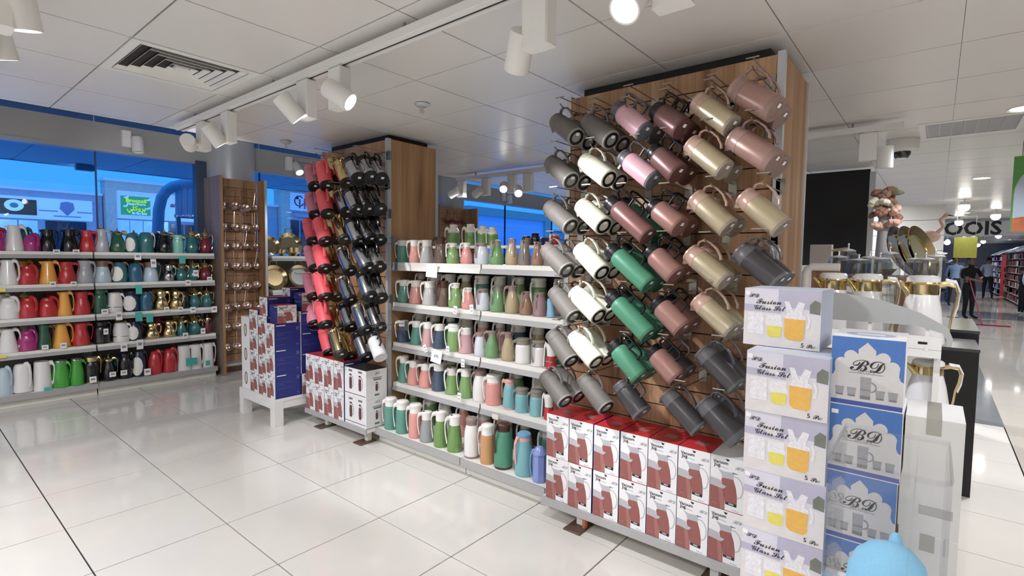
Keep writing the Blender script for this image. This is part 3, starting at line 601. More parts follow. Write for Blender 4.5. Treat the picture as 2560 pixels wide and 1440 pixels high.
kind('facet',
 ('body',MB().lathe([(0,0),(.92,0),(1,.03),(.98,.72),(.94,.78)],8,ang0=PI/8),'b'),
 ('lid',MB().lathe([(1.05,.77),(1.07,.80),(.86,.87),(.5,.98),(.3,1.0),(0,1.0)],8,ang0=PI/8),'b'),
 ('handle',strap([(.7,.86),(1.05,.84),(1.25,.70),(1.28,.42),(1.10,.16)],.15,.08),'b'))
kind('sauce',
 ('body',MB().lathe([(0,0),(.9,0),(.95,.02),(1,.12),(.85,.36),(.80,.52)],20),'b'),
 ('collar',MB().lathe([(.80,.515),(.78,.62),(.86,.80),(.92,.97),(.85,1.0),(0,1.0)],20),'t'),
 ('handle',strap([(.75,.92),(1.0,.98),(1.2,.9),(1.22,.62),(1.3,.3),(1.35,.08)],.2,.12),'t'),
 ('button',MB().box((.5,-.35,.88),(1.15,.1,.93)),'k'))
kind('mug',
 ('body',MB().lathe([(0,.0),(.9,0),(.95,.03),(1,.12),(1,.55),(.95,.62)],24),'b'),
 ('collar',MB().lathe([(.96,.615),(.96,.70),(.80,.80),(.66,.84),(.66,1.0),(.62,1.0),(0,.99)],24),'t'),
 ('foot',MB().lathe([(.86,.0),(.92,.0),(.98,.06)],24),'c'),
 ('handle',strap([(.80,.78),(1.15,.82),(1.42,.76),(1.5,.6),(1.46,.3),(1.36,.0),(1.3,-.08)],.13,.08),'t'))
kind('bottle',
 ('body',MB().lathe([(0,0),(.9,0),(1,.04),(1,.2),(.9,.4),(.98,.66),(.8,.8)],20),'b'),
 ('cap',MB().lathe([(.81,.79),(.82,.97),(.7,1.0),(0,1.0)],20),'t'))
# hanging flasks: real size, metres; handle on +x
def flaskkind(name,H,R,neck,base,handle,cap):
    b=MB().lathe([(R,base),(R,H*.72),(R*.985,H*.735)],28)
    parts=[('body',b,'b'),
     ('bottom',MB().lathe([(0,.003),(R*.62,.003),(R*.64,.0),(R*.98,.0),(R*1.01,.004),(R*1.01,base),(R,base)],28) ,'c')]
    if cap=='wide':
        parts.append(('collar',MB().lathe([(R*1.0,H*.735),(R*.99,H*.80),(R*.90,H*.86),(R*.88,H*.93),(R*.93,H*.95),(R*.90,H*.985),(R*.6,H),(0,H)],28),'t'))
        parts.append(('spout',MB().add([(-R*.85,-.016,H*.84),(-R*.85,.016,H*.84),(-R*1.35,0,H*.97),(-R*.82,-.024,H*.97),(-R*.82,.024,H*.97)],[(0,2,1),(3,4,2),(0,3,2),(1,2,4)]),'t'))
    else:
        parts.append(('shoulder',MB().lathe([(R*.985,H*.735),(R*.86,H*.79),(R*.80,H*.81)],28),'b'))
        parts.append(('collar',MB().lathe([(R*.82,H*.80),(R*.84,H*.83),(R*.80,H*.92),(R*.84,H*.93),(R*.80,H*.99),(0,H)],24),'t'))
        parts.append(('spout',MB().box((-R*1.2,-.012,H*.87),(-R*.7,.012,H*.92)),'t'))
    if handle=='arch':
        parts.append(('handle',MB().tube([(R*.85,0,H*.93),(R*1.25,0,H*.955),(R*1.62,0,H*.90),(R*1.82,0,H*.76),(R*1.78,0,H*.58),(R*1.5,0,H*.42),(R*1.22,0,H*.36)],.0055,.011,seg=8,up=(0,1,0)),'t'))
    else:
        parts.append(('handle',MB().tube([(R*.8,0,H*.86),(R*1.2,0,H*.96),(R*1.7,0,H*.95),(R*1.86,0,H*.84),(R*1.86,0,H*.40),(R*1.65,0,H*.34),(R*1.02,0,H*.34)],.006,.009,seg=8,up=(0,1,0)).tube([(R*1.0,0,H*.62),(R*1.86,0,H*.62)],.005,.008,seg=6,up=(0,1,0)),'t'))
    parts.append(('sticker',MB().box((R*.20,-.012,-.0012),(R*.52,.012,.0)),'s'))
    if base<.012: parts.append(('base_ring',MB().lathe([(R*.56,.002),(R*.57,-.003),(R*.82,-.003),(R*.83,.002)],28),'k'))
    kind(name,*parts)
flaskkind('flask_wide',.242,.055,.1,.014,'arch','wide')
flaskkind('flask_ring',.235,.056,.1,.008,'arch','wide')
flaskkind('flask_neck',.25,.056,.1,.014,'rect','neck')
flaskkind('flask_short',.208,.058,.1,.014,'rect','neck')
flaskkind('flask_tower',.255,.058,.1,.026,'arch','wide')
flaskkind('flask_tall',.325,.055,.1,.014,'rect','neck')
flaskkind('flask_dark',.245,.060,.1,.03,'arch','wide')
def put(kindname,name,label,cat,loc,rot,mats,scale=None,group=None):
    t=thing(name,label,cat,loc,rot,group,scale)
    for n,me,k in K[kindname]:
        if k in mats: obj(n,me,mats[k],t)
    return t
def depth(p): return (Vector(p)-Vector((0,0,CZ))).dot(_f)
# colours
PL={'teal':'4d9282','salmon':'e0968a','greyw':'b9bab7','brown':'6b5549','green':'7aa25a','white':'eceae6','mauvew':'d5d9e2','leaf':'6c9a60','tan':'b3a078','taupe':'86796f','brownj':'9a7459','mauve':'a07f80','navy':'3f5268','rosej':'d3a2a5','aqua':'70b2b8','amber':'c98f54','emerald':'3c8d6d','lav':'7f93d3','lightblue':'83b9d4','deepteal':'1f6f73','navyd':'23304f','red':'c3202a','magenta':'a81f74','yellow':'f0a713','black':'17171a','dgreen':'1f5a41','grey':'a9acb2','mint':'7cc8b0','burg':'7d1f31','lime':'2fa51c','paleblue':'b4cbd8','petrol':'1d5f7e','skyj':'8fb6c8'}
def pm(k,rough=.22): return M('glossy_'+k,PL[k],rough,coat=.5,var=.03)
m_trimw=M('trim_warm_white','eeebe3',.35,var=.02); m_trimm=M('trim_mauve','927a74',.4); m_trimp=M('trim_pink','e2a79c',.4); m_trimt=M('trim_taupe','8d867a',.4); m_trimb=M('trim_dark_brown','4a2c22',.35); m_trimblue=M('trim_blue_lid','5f9dc4',.35)
m_gclear=M('grey_clear_plastic','a9aeb0',.12,alpha=.75,var=0); m_ggreen=M('green_glass','64933f',.06,var=.03,coat=1)
# ------------------------------------------------------------------ jugs on the gondola between the towers
ROWN=['top','second','third','fourth','bottom']
def T5(x,y): return (940+x/3.79,480+y/3.79)
def T6(x,y): return (940+x/3.272,800+y/3.272)
GROWS=[
 (T5,[(255,110,455,665,'straight','teal','w',-2.3),(370,125,455,670,'carafe','salmon','w',-2.0),(480,135,455,670,'carafe','greyw','w',-1.9),(612,130,425,672,'carafe','brown','b',-2.1),(725,125,515,680,'vase','green','w',-1.75),(855,120,515,685,'vase','salmon','w',-1.8),(1000,150,490,690,'urn','mauvew','m',-1.57),(1140,150,455,690,'vase','leaf','t',-1.5),(1285,130,440,690,'vase','tan','m',-.6),(1405,125,455,692,'carafe','taupe','t',-1.2),(1528,125,490,695,'vase','brownj','m',-1.3),(1640,110,480,700,'urn','taupe','m',-1.4)]),
 (T5,[(268,135,830,1045,'carafe','teal','w',-1.85),(378,135,835,1060,'carafe','salmon','w',-1.9),(505,140,845,1070,'carafe','greyw','w',-1.85),(637,130,840,1075,'carafe','brown','b',-1.7),(752,145,860,1095,'vase','green','w',-1.5),(872,130,935,1110,'vase','salmon','w',-1.45),(1012,140,925,1125,'urn','mauvew','m',-1.5),(1150,155,880,1140,'vase','leaf','t',-1.6),(1288,145,885,1155,'vase','tan','m',-2.0),(1418,130,975,1165,'vase','brownj','m',-1.5),(1548,135,1025,1180,'urn','mauve','m',-1.5),(1655,80,1060,1192,'bottle','lightblue','k',-1.5)]),
 (T6,[(225,112,0,190,'carafe','navy','w',-1.9),(335,112,5,205,'carafe','teal','w',-2.05),(425,118,15,215,'carafe','rosej','w',-1.75),(520,120,30,245,'carafe','navy','w',-1.8),(640,120,30,265,'straight','green','w',-2.3),(735,125,60,280,'carafe','rosej','w',-1.6),(855,110,95,300,'urn','mauvew','m',-2.1),(950,120,85,318,'vase','leaf','t',-2.3),(1082,120,95,345,'vase','tan','m',-2.5),(1200,130,145,372,'straight','white','t',-2.4),(1330,128,165,392,'straight','white','t',-1.7),(1432,95,245,408,'sauce','red','w',-2.4)]),
 (T6,[(232,108,288,520,'carafe','teal','w',-1.9),(312,115,330,550,'carafe','salmon','w',-2.3),(408,120,355,570,'carafe','salmon','w',-2.3),(517,130,350,597,'carafe','navy','w',-2.2),(622,122,390,625,'carafe','green','w',-1.7),(735,120,392,655,'carafe','green','w',-2.2),(852,130,400,672,'urn','white','m',-2.2),(962,140,440,720,'straight','salmon','w',-2.2),(1092,112,480,745,'thermos','aqua','p',-2.6),(1192,118,550,767,'straight','aqua','t',-2.3),(1312,118,570,802,'straight','aqua','t',-2.3),(1412,90,620,820,'sauce','red','w',-2.4)]),
 (T6,[(122,108,630,895,'straight','teal','w',-2.5),(217,112,655,930,'straight','teal','w',-2.2),(322,112,680,970,'straight','salmon','w',-2.4),(415,118,745,1010,'carafe','clear','w',-2.1),(530,122,742,1040,'carafe','glass','w',-2.3),(642,130,775,1082,'carafe','glass','w',-2.0),(780,125,790,1110,'thermos','white','m',2.7),(908,115,848,1178,'straight','amber','w',-2.6),(1040,160,830,1230,'thermos','emerald','b',-1.8),(1207,158,912,1272,'urn','aqua','pb',-1.85),(1335,125,1030,1325,'facet','lav','l',-2.3)])]
TR={'w':('white',m_trimw),'m':('mauve',m_trimm),'p':('pink',m_trimp),'t':('taupe',m_trimt),'b':('dark brown',m_trimb),'k':('black',m_black),'pb':('pink',m_trimp),'l':('matching',None)}
CN={'greyw':'light grey','mauvew':'pale lilac','brownj':'brown','rosej':'dusty pink','taupe':'taupe','leaf':'leaf green','clear':'smoky clear','glass':'green glass','lav':'lavender blue','emerald':'emerald green','navy':'slate navy','aqua':'aqua blue','green':'lime green','brown':'dark brown','dgreen':'dark green','deepteal':'deep teal','navyd':'navy','burg':'burgundy','paleblue':'pale blue','skyj':'sky blue','petrol':'petrol blue','lime':'bright green'}
def cn(k): return CN.get(k,k)
tag_me=MB().box((-.018,-.001,-.03),(.018,.001,.03)).box((-.010,-.0016,-.018),(.010,-.0008,-.012),1).box((-.012,-.0016,.006),(.012,-.0008,.012),1).mesh('hang_tag')
for r,(T,row) in enumerate(GROWS):
    zs=(GT+(.125,))[r]; n=len(row)
    for i,(cx,w,y0,y1,kd,col,tr,rz) in enumerate(row):
        px,pyb=T(cx,y1); _,pyt=T(cx,y0); wpx=w/(3.79 if T is T5 else 3.272)
        yc=(2.50 if r==4 else 2.70)+.075
        p=at(px,pyb,'y',yc); R=wpx/2*depth(p)/FPX*1.0; R=min(R,.073); yc=(2.515 if r==4 else 2.705)+R; p=at(px,pyb,'y',yc)
        H=at(px,pyt,'y',yc).z-zs; H=max(.16,min(H,.285 if r<4 else .33))
        bm=m_gclear if col=='clear' else m_ggreen if col=='glass' else pm(col)
        tm=TR[tr][1] or bm
        mats={'b':bm,'t':tm,'k':m_black if kd!='sauce' else pm('red'),'c':m_trimblue if tr=='pb' else tm}
        put(kd,'vacuum_jug','%s jug with %s handle, %s along the %s gondola shelf between the towers'%(cn(col),TR[tr][0],ORD[i],ROWN[r]),'jug',(p.x,yc,zs+.0005),(0,0,rz),mats,(R*.97,R*.97,H),'jugs on the gondola shelf')
    # second line behind, mostly hidden
    m=9 if 0<r<4 else 8 if r else 0
    for i in range(m):
        x=-3.42+i*(1.62/m)+random.uniform(-.01,.01); kd=('carafe','vase','straight')[(i+r)%3]; col=('teal','salmon','greyw','rosej','green','navy','leaf','tan','white')[(i*2+r)%9]
        put(kd,'vacuum_jug','%s jug in the rear line, %s along the %s gondola shelf'%(cn(col),ORD[i],ROWN[r]),'jug',(x,2.935 if r<4 else 2.85,zs+.0005),(0,0,-1.7+random.uniform(-.3,.3)),{'b':pm(col),'t':m_trimw,'k':m_black,'c':m_trimw},(.062,.062,.245),'jugs on the gondola shelf')
for i,(cx,w,yt,yb) in enumerate(((735,118,310,512),(895,118,305,510),(1012,115,322,515),(1105,110,335,520))):
    px,pb=T5(cx,yb); p=at(px,pb,'y',2.96); R=w/3.79/2*depth(p)/FPX*.93; H=at(px,T5(cx,yt)[1],'y',2.96).z-RZ
    put('mug','green_mug_flask','green glass mug flask with white lid, %s along the raised rear shelf'%ORD[i],'jug',(p.x,2.96,RZ),(0,0,-2.4+.2*i),{'b':m_ggreen,'t':m_trimw,'c':m_chrome},(R,R,H),'green mug flasks on the rear shelf')
for i,(px,pt,kd,col,w) in enumerate(((1316,590,'urn','brownj',26),(1338,583,'thermos','black',24),(1362,592,'facet','navyd',24),(1385,585,'thermos','red',30))):
    p=at(px,640,'y',2.96); R=w/2*depth(p)/FPX; H=min(.3,at(px,pt,'y',2.96).z-RZ)
    put(kd,'vacuum_jug','%s pot on the raised rear shelf, %s along'%(cn(col),ORD[i]),'jug',(p.x,2.96,RZ),(0,0,-1.6),{'b':pm(col),'t':m_trimw if col=='red' else m_black,'k':m_black,'c':m_black},(R,R,H),'pots on the rear shelf')
# price cards and hang tags on the gondola
def card(name,label,px,py,w,h,y,mat=m_card,rot=(0,0,0),txt=None,txtsize=.03):
    p=at(px,py,'y',y); t=thing(name,label,'price card',(p.x,y,p.z),rot)
    obj('card',MB().box((-w/2,-.0008,-h/2),(w/2,.0008,h/2)),mat,t)
    for j,(s,dz,sz) in enumerate(txt or []): obj('lettering',text(s,sz),m_greyink if j else m_ink,t,(0,-.0016,dz))
    return t
card('price_card','white paper price card reading 695 on the third gondola shelf front',1091,891,.115,.10,2.664,rot=(-.12,.10,0),txt=[('695',0,.034)])
card('price_card','blank white paper price card hanging from the top gondola shelf front',1079,677,.125,.10,2.664,rot=(-.05,.04,0))
for j,(dx) in enumerate((-.035,0,.035)):
    pass
for n,(px,py,ro,shelf) in enumerate(((1138,775,.12,'second'),(1179,772,-.15,'second'),(1063,871,-.5,'third'),(1119,875,0,'third'),(1157,908,0,'third'),(1148,992,.05,'fourth'))):
    p=at(px,py,'y',2.655); t=thing('hang_tag','small white hang tag on the %s gondola shelf front, %s of the loose tags'%(shelf,ORD[n]),'tag',(p.x,2.655,p.z),(0,ro,0),'loose hang tags'); obj('tag_card',tag_me,[m_card,m_greyink],t)
card('price_card','small cream sticker card on the fourth gondola shelf rail',1238,1042,.055,.035,2.650,mat=M('cream_card','e8e0c8',.6))
# ------------------------------------------------------------------ jugs and pots on the wall shelves by the window
def T1(x,y): return (x/2.88,540+y/2.88)
LROWS=[
 [(-5,70,120,258,'squat','magenta','n',.9),(105,150,68,258,'cone','white','n',1.4),(232,115,130,258,'squat','magenta','n',.6),(345,105,98,260,'carafe','black','n',1.2),(500,115,98,260,'carafe','black','n',1.2),(628,105,104,260,'carafe','red','n',1.2),(735,100,55,262,'dallah2','grey','g',.9),(848,112,84,263,'dallah3','dgreen','g',1.5),(950,85,125,264,'oval','deepteal','n',1.5),(1052,105,118,264,'oval2','deepteal','w',1.4),(1185,112,88,265,'dallah3','black','g',1.4),(1282,78,135,265,'straight','mint','n',1.2),(1380,100,80,265,'dallah','deepteal','g',1.0),(1478,88,88,265,'dallah','burg','g',1.5)],
 [(62,140,315,506,'cone','white','n',.9),(205,138,355,506,'squat','red','n',.8),(350,130,325,503,'cone','yellow','n',1.4),(485,120,330,502,'carafe','red','n',1.3),(615,122,320,498,'carafe','grey','n',.8),(740,120,322,482,'carafe','paleblue','bk',1.0),(862,108,332,478,'oval','deepteal','bk',1.4),(975,100,338,474,'oval2','petrol','bk',1.4),(1085,112,332,470,'carafe','paleblue','bk',1.0),(1215,82,345,465,'bulbpot','chr','c',1.3),(1308,82,320,463,'dallah','deepteal','g',1.4),(1392,76,318,460,'dallah','deepteal','g',.7),(1475,86,315,457,'dallah','burg','g',1.4)],
 [(68,135,585,750,'squat','white','n',.9),(208,130,585,745,'squat','red','n',.7),(348,136,585,740,'squat','red','n',1.1),(468,100,545,735,'cone','yellow','n',1.2),(592,118,545,722,'carafe','red','n',1.3),(725,92,525,712,'thermos','dgreen','n',1.0),(828,106,550,706,'twotone','white','n',1.3),(948,118,540,695,'oval','navyd','n',1.5),(1052,86,545,688,'oval2','petrol','n',1.4),(1160,104,530,680,'bulbpot','gld','g',1.0),(1270,104,533,675,'bulbpot','gld','g',.6),(1332,60,540,672,'bottle','black','n',1),(1402,82,515,668,'dallah','deepteal','g',1.2),(1490,82,515,664,'dallah','deepteal','g',1.6)],
 [(62,134,812,997,'cone','white','n',1.2),(203,136,820,980,'squat','magenta','n',.8),(322,90,780,965,'carafe','dgreen','n',1.2),(445,128,775,955,'cone','yellow','n',1.4),(587,118,768,942,'carafe','red','n',1.3),(732,112,755,930,'thermos','black','n',1.0),(875,112,765,912,'twotone','white','n',1.1),(972,92,760,895,'oval','navyd','n',1.5),(1095,108,765,888,'bulbpot','gld','g',1.0),(1220,100,748,875,'bulbpot','gld','g',.7),(1308,70,720,868,'dallah','deepteal','g',.9),(1404,90,712,860,'dallah','deepteal','g',1.4),(1495,46,705,852,'dallah','burg','g',1.8)],
 [(35,100,1090,1272,'squat','paleblue','n',.8),(163,152,1040,1250,'kettle','white','n',.6),(308,122,1008,1228,'pitcher','white','n',1.2),(442,116,1028,1216,'urn','lime','n',.9),(555,96,1015,1190,'urn','lime','n',1.4),(662,112,985,1180,'thermos','black','g',1.0),(785,100,975,1165,'dallah3','black','g',1.1),(905,96,970,1145,'thermos','black','n',1.0),(1002,96,965,1130,'oval','navyd','n',1.5),(1118,98,970,1116,'squat','red','n',.8),(1220,104,955,1105,'squat','red','n',1.2),(1325,104,905,1085,'pitcher','white','n',1.3),(1412,82,895,1075,'pitcher','white','n',1.3),(1498,86,880,1062,'pitcher','white','n',1.3)]]
K['dallah2']=[K['carafe'][0],K['carafe'][1],K['carafe'][2],('gold_finial',MB().lathe([(.5,.985),(.3,1.04),(.1,1.08),(.14,1.12),(.06,1.16),(.03,1.22),(0,1.24)],16).mesh('gold_finial'),'g')]
K['dallah3']=[K['vase'][0],K['vase'][2],K['vase'][3],('gold_lid',MB().lathe([(.56,.80),(.66,.84),(.62,.90),(.3,.95),(.12,.97),(.16,1.0),(.06,1.04),(.03,1.1),(0,1.12)],20).mesh('gold_lid'),'g')]
K['oval2']=[p for p in K['oval'] if p[0]!='panel']
LZ=LT+(.125,)
LN=['top','second','third','fourth','bottom']
for r,row in enumerate(LROWS):
    for i,(cx,w,y0,y1,kd,col,tr,rz) in enumerate(row):
        px,pb=T1(cx,y1); xc=-6.97; p=at(px,pb,'x',xc); R=min(.078,.88*w/2.88/2*depth(p)/FPX); xc=-6.885-R; p=at(px,pb,'x',xc); zs=LZ[r]
        H=max(.15,min(at(px,T1(cx,y0)[1],'x',xc).z-zs,.29 if r else .34))
        if kd in ('dallah2',): H/=1.24
        if kd in ('dallah3',): H/=1.12
        body=m_gold if col=='gld' else m_chrome if col=='chr' else pm(col)
        cnm='polished gold' if col=='gld' else 'clear chrome' if col=='chr' else cn(col)
        trim=body if tr=='n' else m_gold if tr=='g' else m_chrome if tr=='c' else m_trimw if tr=='w' else M('bronze_handle','7b5a48',.3)
        nm,ct=('coffee_pot','coffee pot') if kd.startswith('dallah') or kd=='bulbpot' else ('electric_kettle','kettle') if kd=='kettle' else ('vacuum_jug','jug')
        kw={'cone':'tall cone jug','squat':'squat jug','dallah':'coffee pot with gold lid','dallah2':'jug with gold finial','dallah3':'jug with gold lid','oval':'jug with pale half moon panel','oval2':'oval jug','bulbpot':'round pot','kettle':'electric kettle','pitcher':'tall pitcher','twotone':'banded jug'}.get(kd,'jug')
        put(kd,nm,'%s %s, %s along the %s window shelf'%(cnm,kw,ORD[i],LN[r]),ct,(xc,p.y,zs+.0005),(0,0,rz),
            {'b':body,'t':trim if kd!='dallah2' else body,'g':m_gold,'c':m_trimw if kd=='oval' else m_chrome,'k':m_black},(R,R,H),'jugs on the wall shelves')
    # a second line behind each front row
    for i in range(10):
        y=.72+i*.19+random.uniform(-.02,.02); col=('red','black','magenta','deepteal','white','yellow','dgreen','burg','navyd','grey')[(i*3+r*2)%10]; kd=('carafe','squat','cone','dallah','vase')[(i+r)%5] if y<1.7 else ('dallah','oval2','dallah')[i%3]
        if kd=='dallah' and col in('white','yellow','magenta','red'): col='burg'
        put(kd,'vacuum_jug','%s jug in the rear line, %s along the %s window shelf'%(cn(col),ORD[i],LN[r]),'jug',(-7.165,y,LZ[r]+.0005),(0,0,1+random.uniform(-.5,.5)),{'b':pm(col),'t':m_gold if kd=='dallah' else pm(col),'g':m_gold,'k':m_black,'c':m_chrome},(.07,.07,.23 if kd!='dallah' else .27),'jugs in the rear line of the wall shelves')
# tags on the wall shelf fronts
n=0
for (x,y,c,w,h) in ((407,258,'w',38,34),(548,258,'w',38,34),(992,292,'w',40,50),(1312,315,'t',40,55),(1105,340,'w',34,60),(380,492,'w',34,40),(530,488,'w',34,32),(1000,530,'t',38,62),(1355,480,'w',34,40),(1410,412,'w',34,44),(1510,455,'w',34,34),(755,688,'w',40,36),(1000,725,'t',42,66),(1078,735,'t',42,60),(857,720,'w',38,60),(1200,672,'w',32,34),(1300,672,'w',32,34),(1390,675,'w',34,40),(1543,672,'w',36,44),(325,945,'w',36,32),(457,932,'w',36,38),(763,832,'w',28,42),(1008,925,'w',40,70),(1335,862,'w',34,44),(1462,828,'w',30,40),(893,945,'w',40,60),(345,1262,'t',40,60),(670,1178,'w',40,44),(812,1140,'w',38,36),(892,1128,'w',38,36),(1062,1122,'w',40,46),(1362,1050,'t',40,56),(1398,1045,'t',40,50),(1497,1058,'t',28,36),(-2,535,'y',60,22),(5,1016,'y',60,20)):
    px,py=T1(x,y); p=at(px,py,'x',-6.845); s=depth(p)/FPX/2.88; w2,h2=w*s*.5,h*s*.5
    t=thing('hang_tag','%s price tag, %s counted along the window shelves from the top down'%({'w':'white','t':'teal','y':'yellow'}[c],ORD[n] if n<20 else ORD[n-20]+' past twenty'),'tag',p,(random.uniform(-.12,.12),0,PI/2),'price tags on the wall shelves'); n+=1
    mt={'w':m_card,'t':m_teal,'y':M('yellow_card','f0dc2a',.5)}[c]
    obj('tag_card',MB().box((-w2,-.001,-h2),(w2,.001,h2)),mt,t)
    if c=='w': obj('tag_print',MB().box((-w2*.6,-.0016,-h2*.2),(w2*.6,-.001,h2*.4)),m_greyink,t)
# gold trays on the far wall shelf
def tray(label,loc,rot,r,mats,oval=1.0,handles=True):
    t=thing('serving_tray',label,'tray',loc,rot,scale=(1,oval,1))
    obj('dish',MB().lathe([(0,.0),(.68*r,.0),(.72*r,.008),(.75*r,.010)],32),mats[1],t)
    obj('rim',MB().lathe([(.75*r,.010),(.80*r,.016),(.96*r,.03),(1.0*r,.034),(1.0*r,.03),(.94*r,.022),(.8*r,.006),(.7*r,-.004),(0,-.004)],32),mats[0],t)
    if handles:
        for s in (-1,1): obj('handle',MB().tube([(s*r*.96,-.05,.03),(s*(r+.05),-.045,.045),(s*(r+.06),0,.05),(s*(r+.05),.045,.045),(s*r*.96,.05,.03)],.008,seg=8,up=(0,0,1)),mats[0],t)
    return t
m_goldp=M('pale_gold_pattern','cdb27a',.3,metal=.8,var=.4,scale=60); m_silv=M('silver_tray_face','c9c9c9',.25,metal=.6,var=.15,scale=40)
LEAN=(0,math.radians(72),0)
def lean(label,px,py,r,z,mats,tilt=70,xc=-7.05,handles=True):
    p=at(px,py,'x',xc); tray(label,(xc,p.y,z+r*math.sin(math.radians(tilt))+.004),(0,math.radians(tilt),0),r,mats,handles=handles)
lean('patterned gold tray leaning on the second far wall shelf',686,690,.17,1.04,(m_gold,m_goldp))
lean('silver faced tray with gold rim leaning on the second far wall shelf',748,690,.17,1.04,(m_gold,m_silv),xc=-7.10)
lean('bright gold dish leaning on the top far wall shelf by the niche',672,620,.14,1.50,(m_gold,m_gold),handles=False)
lean('large polished gold tray leaning behind the small gold bowls',724,618,.17,1.50,(m_gold,m_gold),xc=-7.14)
for l,px,s in (('small gold bowl on its side on the top far shelf',703,.8),('gold footed bowl standing on the top far shelf',733,1.1),('tiny gold bowl on the top far shelf by the pink flasks',766,.7)):
    p=at(px,630,'x',-6.97); t=thing('gold_bowl',l,'bowl',(-6.97,p.y,1.5005),scale=(s,s,s)); obj('bowl',MB().lathe([(0,.02),(.03,.022),(.07,.05),(.085,.11),(.08,.11),(.06,.06),(0,.035)],24),m_gold,t); obj('foot',MB().lathe([(0,0),(.045,0),(.05,.006),(.02,.02),(0,.02)],20),m_gold,t)
t=thing('domed_cover','grey domed cover standing on the second far wall shelf','dish cover',(-6.98,at(762,715,'x',-6.98).y+.2,1.0405)); obj('dome',MB().lathe([(0,0),(.15,0),(.15,.03),(.12,.09),(.06,.13),(0,.14)],28),m_grey,t); obj('knob',MB().ball((0,0,.15),.014),m_grey,t)
# ------------------------------------------------------------------ flasks hanging on pegs
FC={'g':('matte grey','66615a','66615a','8d8984',.6,0),'c':('cream','dcdcc4','dcdcc4','cfc9b2',.45,0),'p':('pink','cf9fa9','56555a','5d6062',.4,0),'b':('burgundy','74504c','1b1a1c','5a3632',.35,.25),
 'o':('gold','bdae8a','b59480','8b7f6e',.3,.55),'R':('rose with black lid','a07468','18181a','7a524a',.33,.3),'r':('rose','a07a6e','9a7b70','86695f',.33,.35),'n':('emerald green','3f8b68','17181a','2f6b50',.38,.1),'m':('mauve','875c56','1d1c1e','6b4540',.35,.3),'d':('dark grey','4c4a4b','5d5b5e','5a5c5e',.3,.5),
 'k':('coral red','f0545c','f0545c','161616',.4,0),'q':('pink mauve','c9788a','c9788a','161616',.4,0),'i':('candy pink','f38fa6','f38fa6','161616',.4,0),'G':('polished gold','e6cf8f','e6cf8f','2c2418',.16,1),'S':('polished chrome','c4c7c9','131313','0e0e0e',.17,1),'B':('bluish chrome','b0bfcc','c9c2b0','0e0e0e',.15,1),'W':('white marbled','dfe0e2','2a2a2c','c9c9c9',.35,0)}
def fm(c):
    nm,b,t,bt,ro,me=FC[c]
    return {'b':M('flask_'+nm.replace(' ','_'),b,ro,metal=me,var=.03),'t':M('flask_trim_'+nm.replace(' ','_'),t,max(.12,ro),metal=me if c in 'GB' else me*.3,var=.03),'c':M('flask_base_'+nm.replace(' ','_'),bt,.45,var=.06),'s':m_card,'k':m_black}
peg_me=MB().tube([(0,0,0),(0,-.29,0),(0,-.315,.012)],.0032,seg=6).tube([(0,0,.045),(0,-.315,.045)],.0025,seg=6).box((-.026,-.318,.042),(.026,-.314,.047)).box((-.02,-.004,-.015),(.02,0,.06)).mesh('peg_hook')
def hang(px,py,col,kd,where,r,c,two=True,yf=2.385,tilt=-46,yaw=-8,gap=.128,rear=None,peg=True):
    H={'flask_tall':.30,'flask_short':.192,'flask_tower':.26}.get(kd,.223)
    p=at(px,py,'y',yf); ref=None
    for k in range(2 if two else 1):
        cc=col if k==0 or not rear else rear
        m=Matrix.Rotation(math.radians(yaw+random.uniform(-3,3)),3,'Z')@Matrix.Rotation(math.radians(tilt+random.uniform(-3,3)),3,'Y')
        loc=Vector((p.x,yf+gap*k,p.z))-m@Vector((0,0,.47*H))
        if k==0 and peg:
            g=loc+m@Vector((.088,0,.80*H))
            t=thing('peg_hook','zinc double peg hook, %s row down, %s column, %s'%(ORD[r],ORD[c],where),'hook',(g.x,2.648,g.z),(0,0,0),'peg hooks on '+where); obj('peg_hook',peg_me,m_wire,t)
        put(kd,'vacuum_flask','%s flask %s on peg, %s row down, %s column, %s'%(FC[cc][0],('in front','behind')[k],ORD[r],ORD[c],where),'flask',loc,m.to_euler(),fm(cc),None if kd=='flask_tower' else (.92,.92,.92),'flasks on '+where)
Z7=lambda x,y:(1340+x/2.4,100+y/2.4)
Z8=lambda x,y:(1340+x/2.4,600+y/2.4)
R_,N_,S_,T_,W_,D_='flask_ring','flask_neck','flask_short','flask_tall','flask_wide','flask_dark'
G2=[(Z7,[(182,535,'g',R_),(380,545,'g',R_),(575,485,'p',N_),(800,480,'b',S_),(1075,445,'o',W_),(1320,355,'r',D_)]),
    (Z7,[(150,790,'g',R_),(365,780,'c',R_),(620,775,'p',N_,0),(780,735,'b',S_),(1035,705,'o',W_),(1312,660,'r',D_)]),
    (Z7,[(145,1060,'g',R_),(340,1055,'c',R_),(560,1075,'m',T_,1,'n'),(785,1060,'R',S_),(1060,1040,'o',W_),(1365,1035,'o',W_,0)]),
    (Z8,[(125,120,'g',R_),(330,125,'c',R_),(565,165,'n',T_),(765,140,'R',S_),(1035,165,'o',W_),(1345,160,'d',W_)]),
    (Z8,[(170,385,'g',R_),(305,385,'c',R_),(565,455,'n',T_),(805,455,'R',S_),(1080,455,'o',W_)]),
    (Z8,[(155,645,'g',R_),(295,655,'c',R_),(550,730,'n',N_),(775,745,'R',S_,1,'d'),(1105,775,'d',W_)]),
    (Z8,[(118,890,'g',R_),(355,920,'g',R_,0),(572,955,'d',S_,0),(885,1030,'d',W_,0),(1115,1090,'d',D_)])]
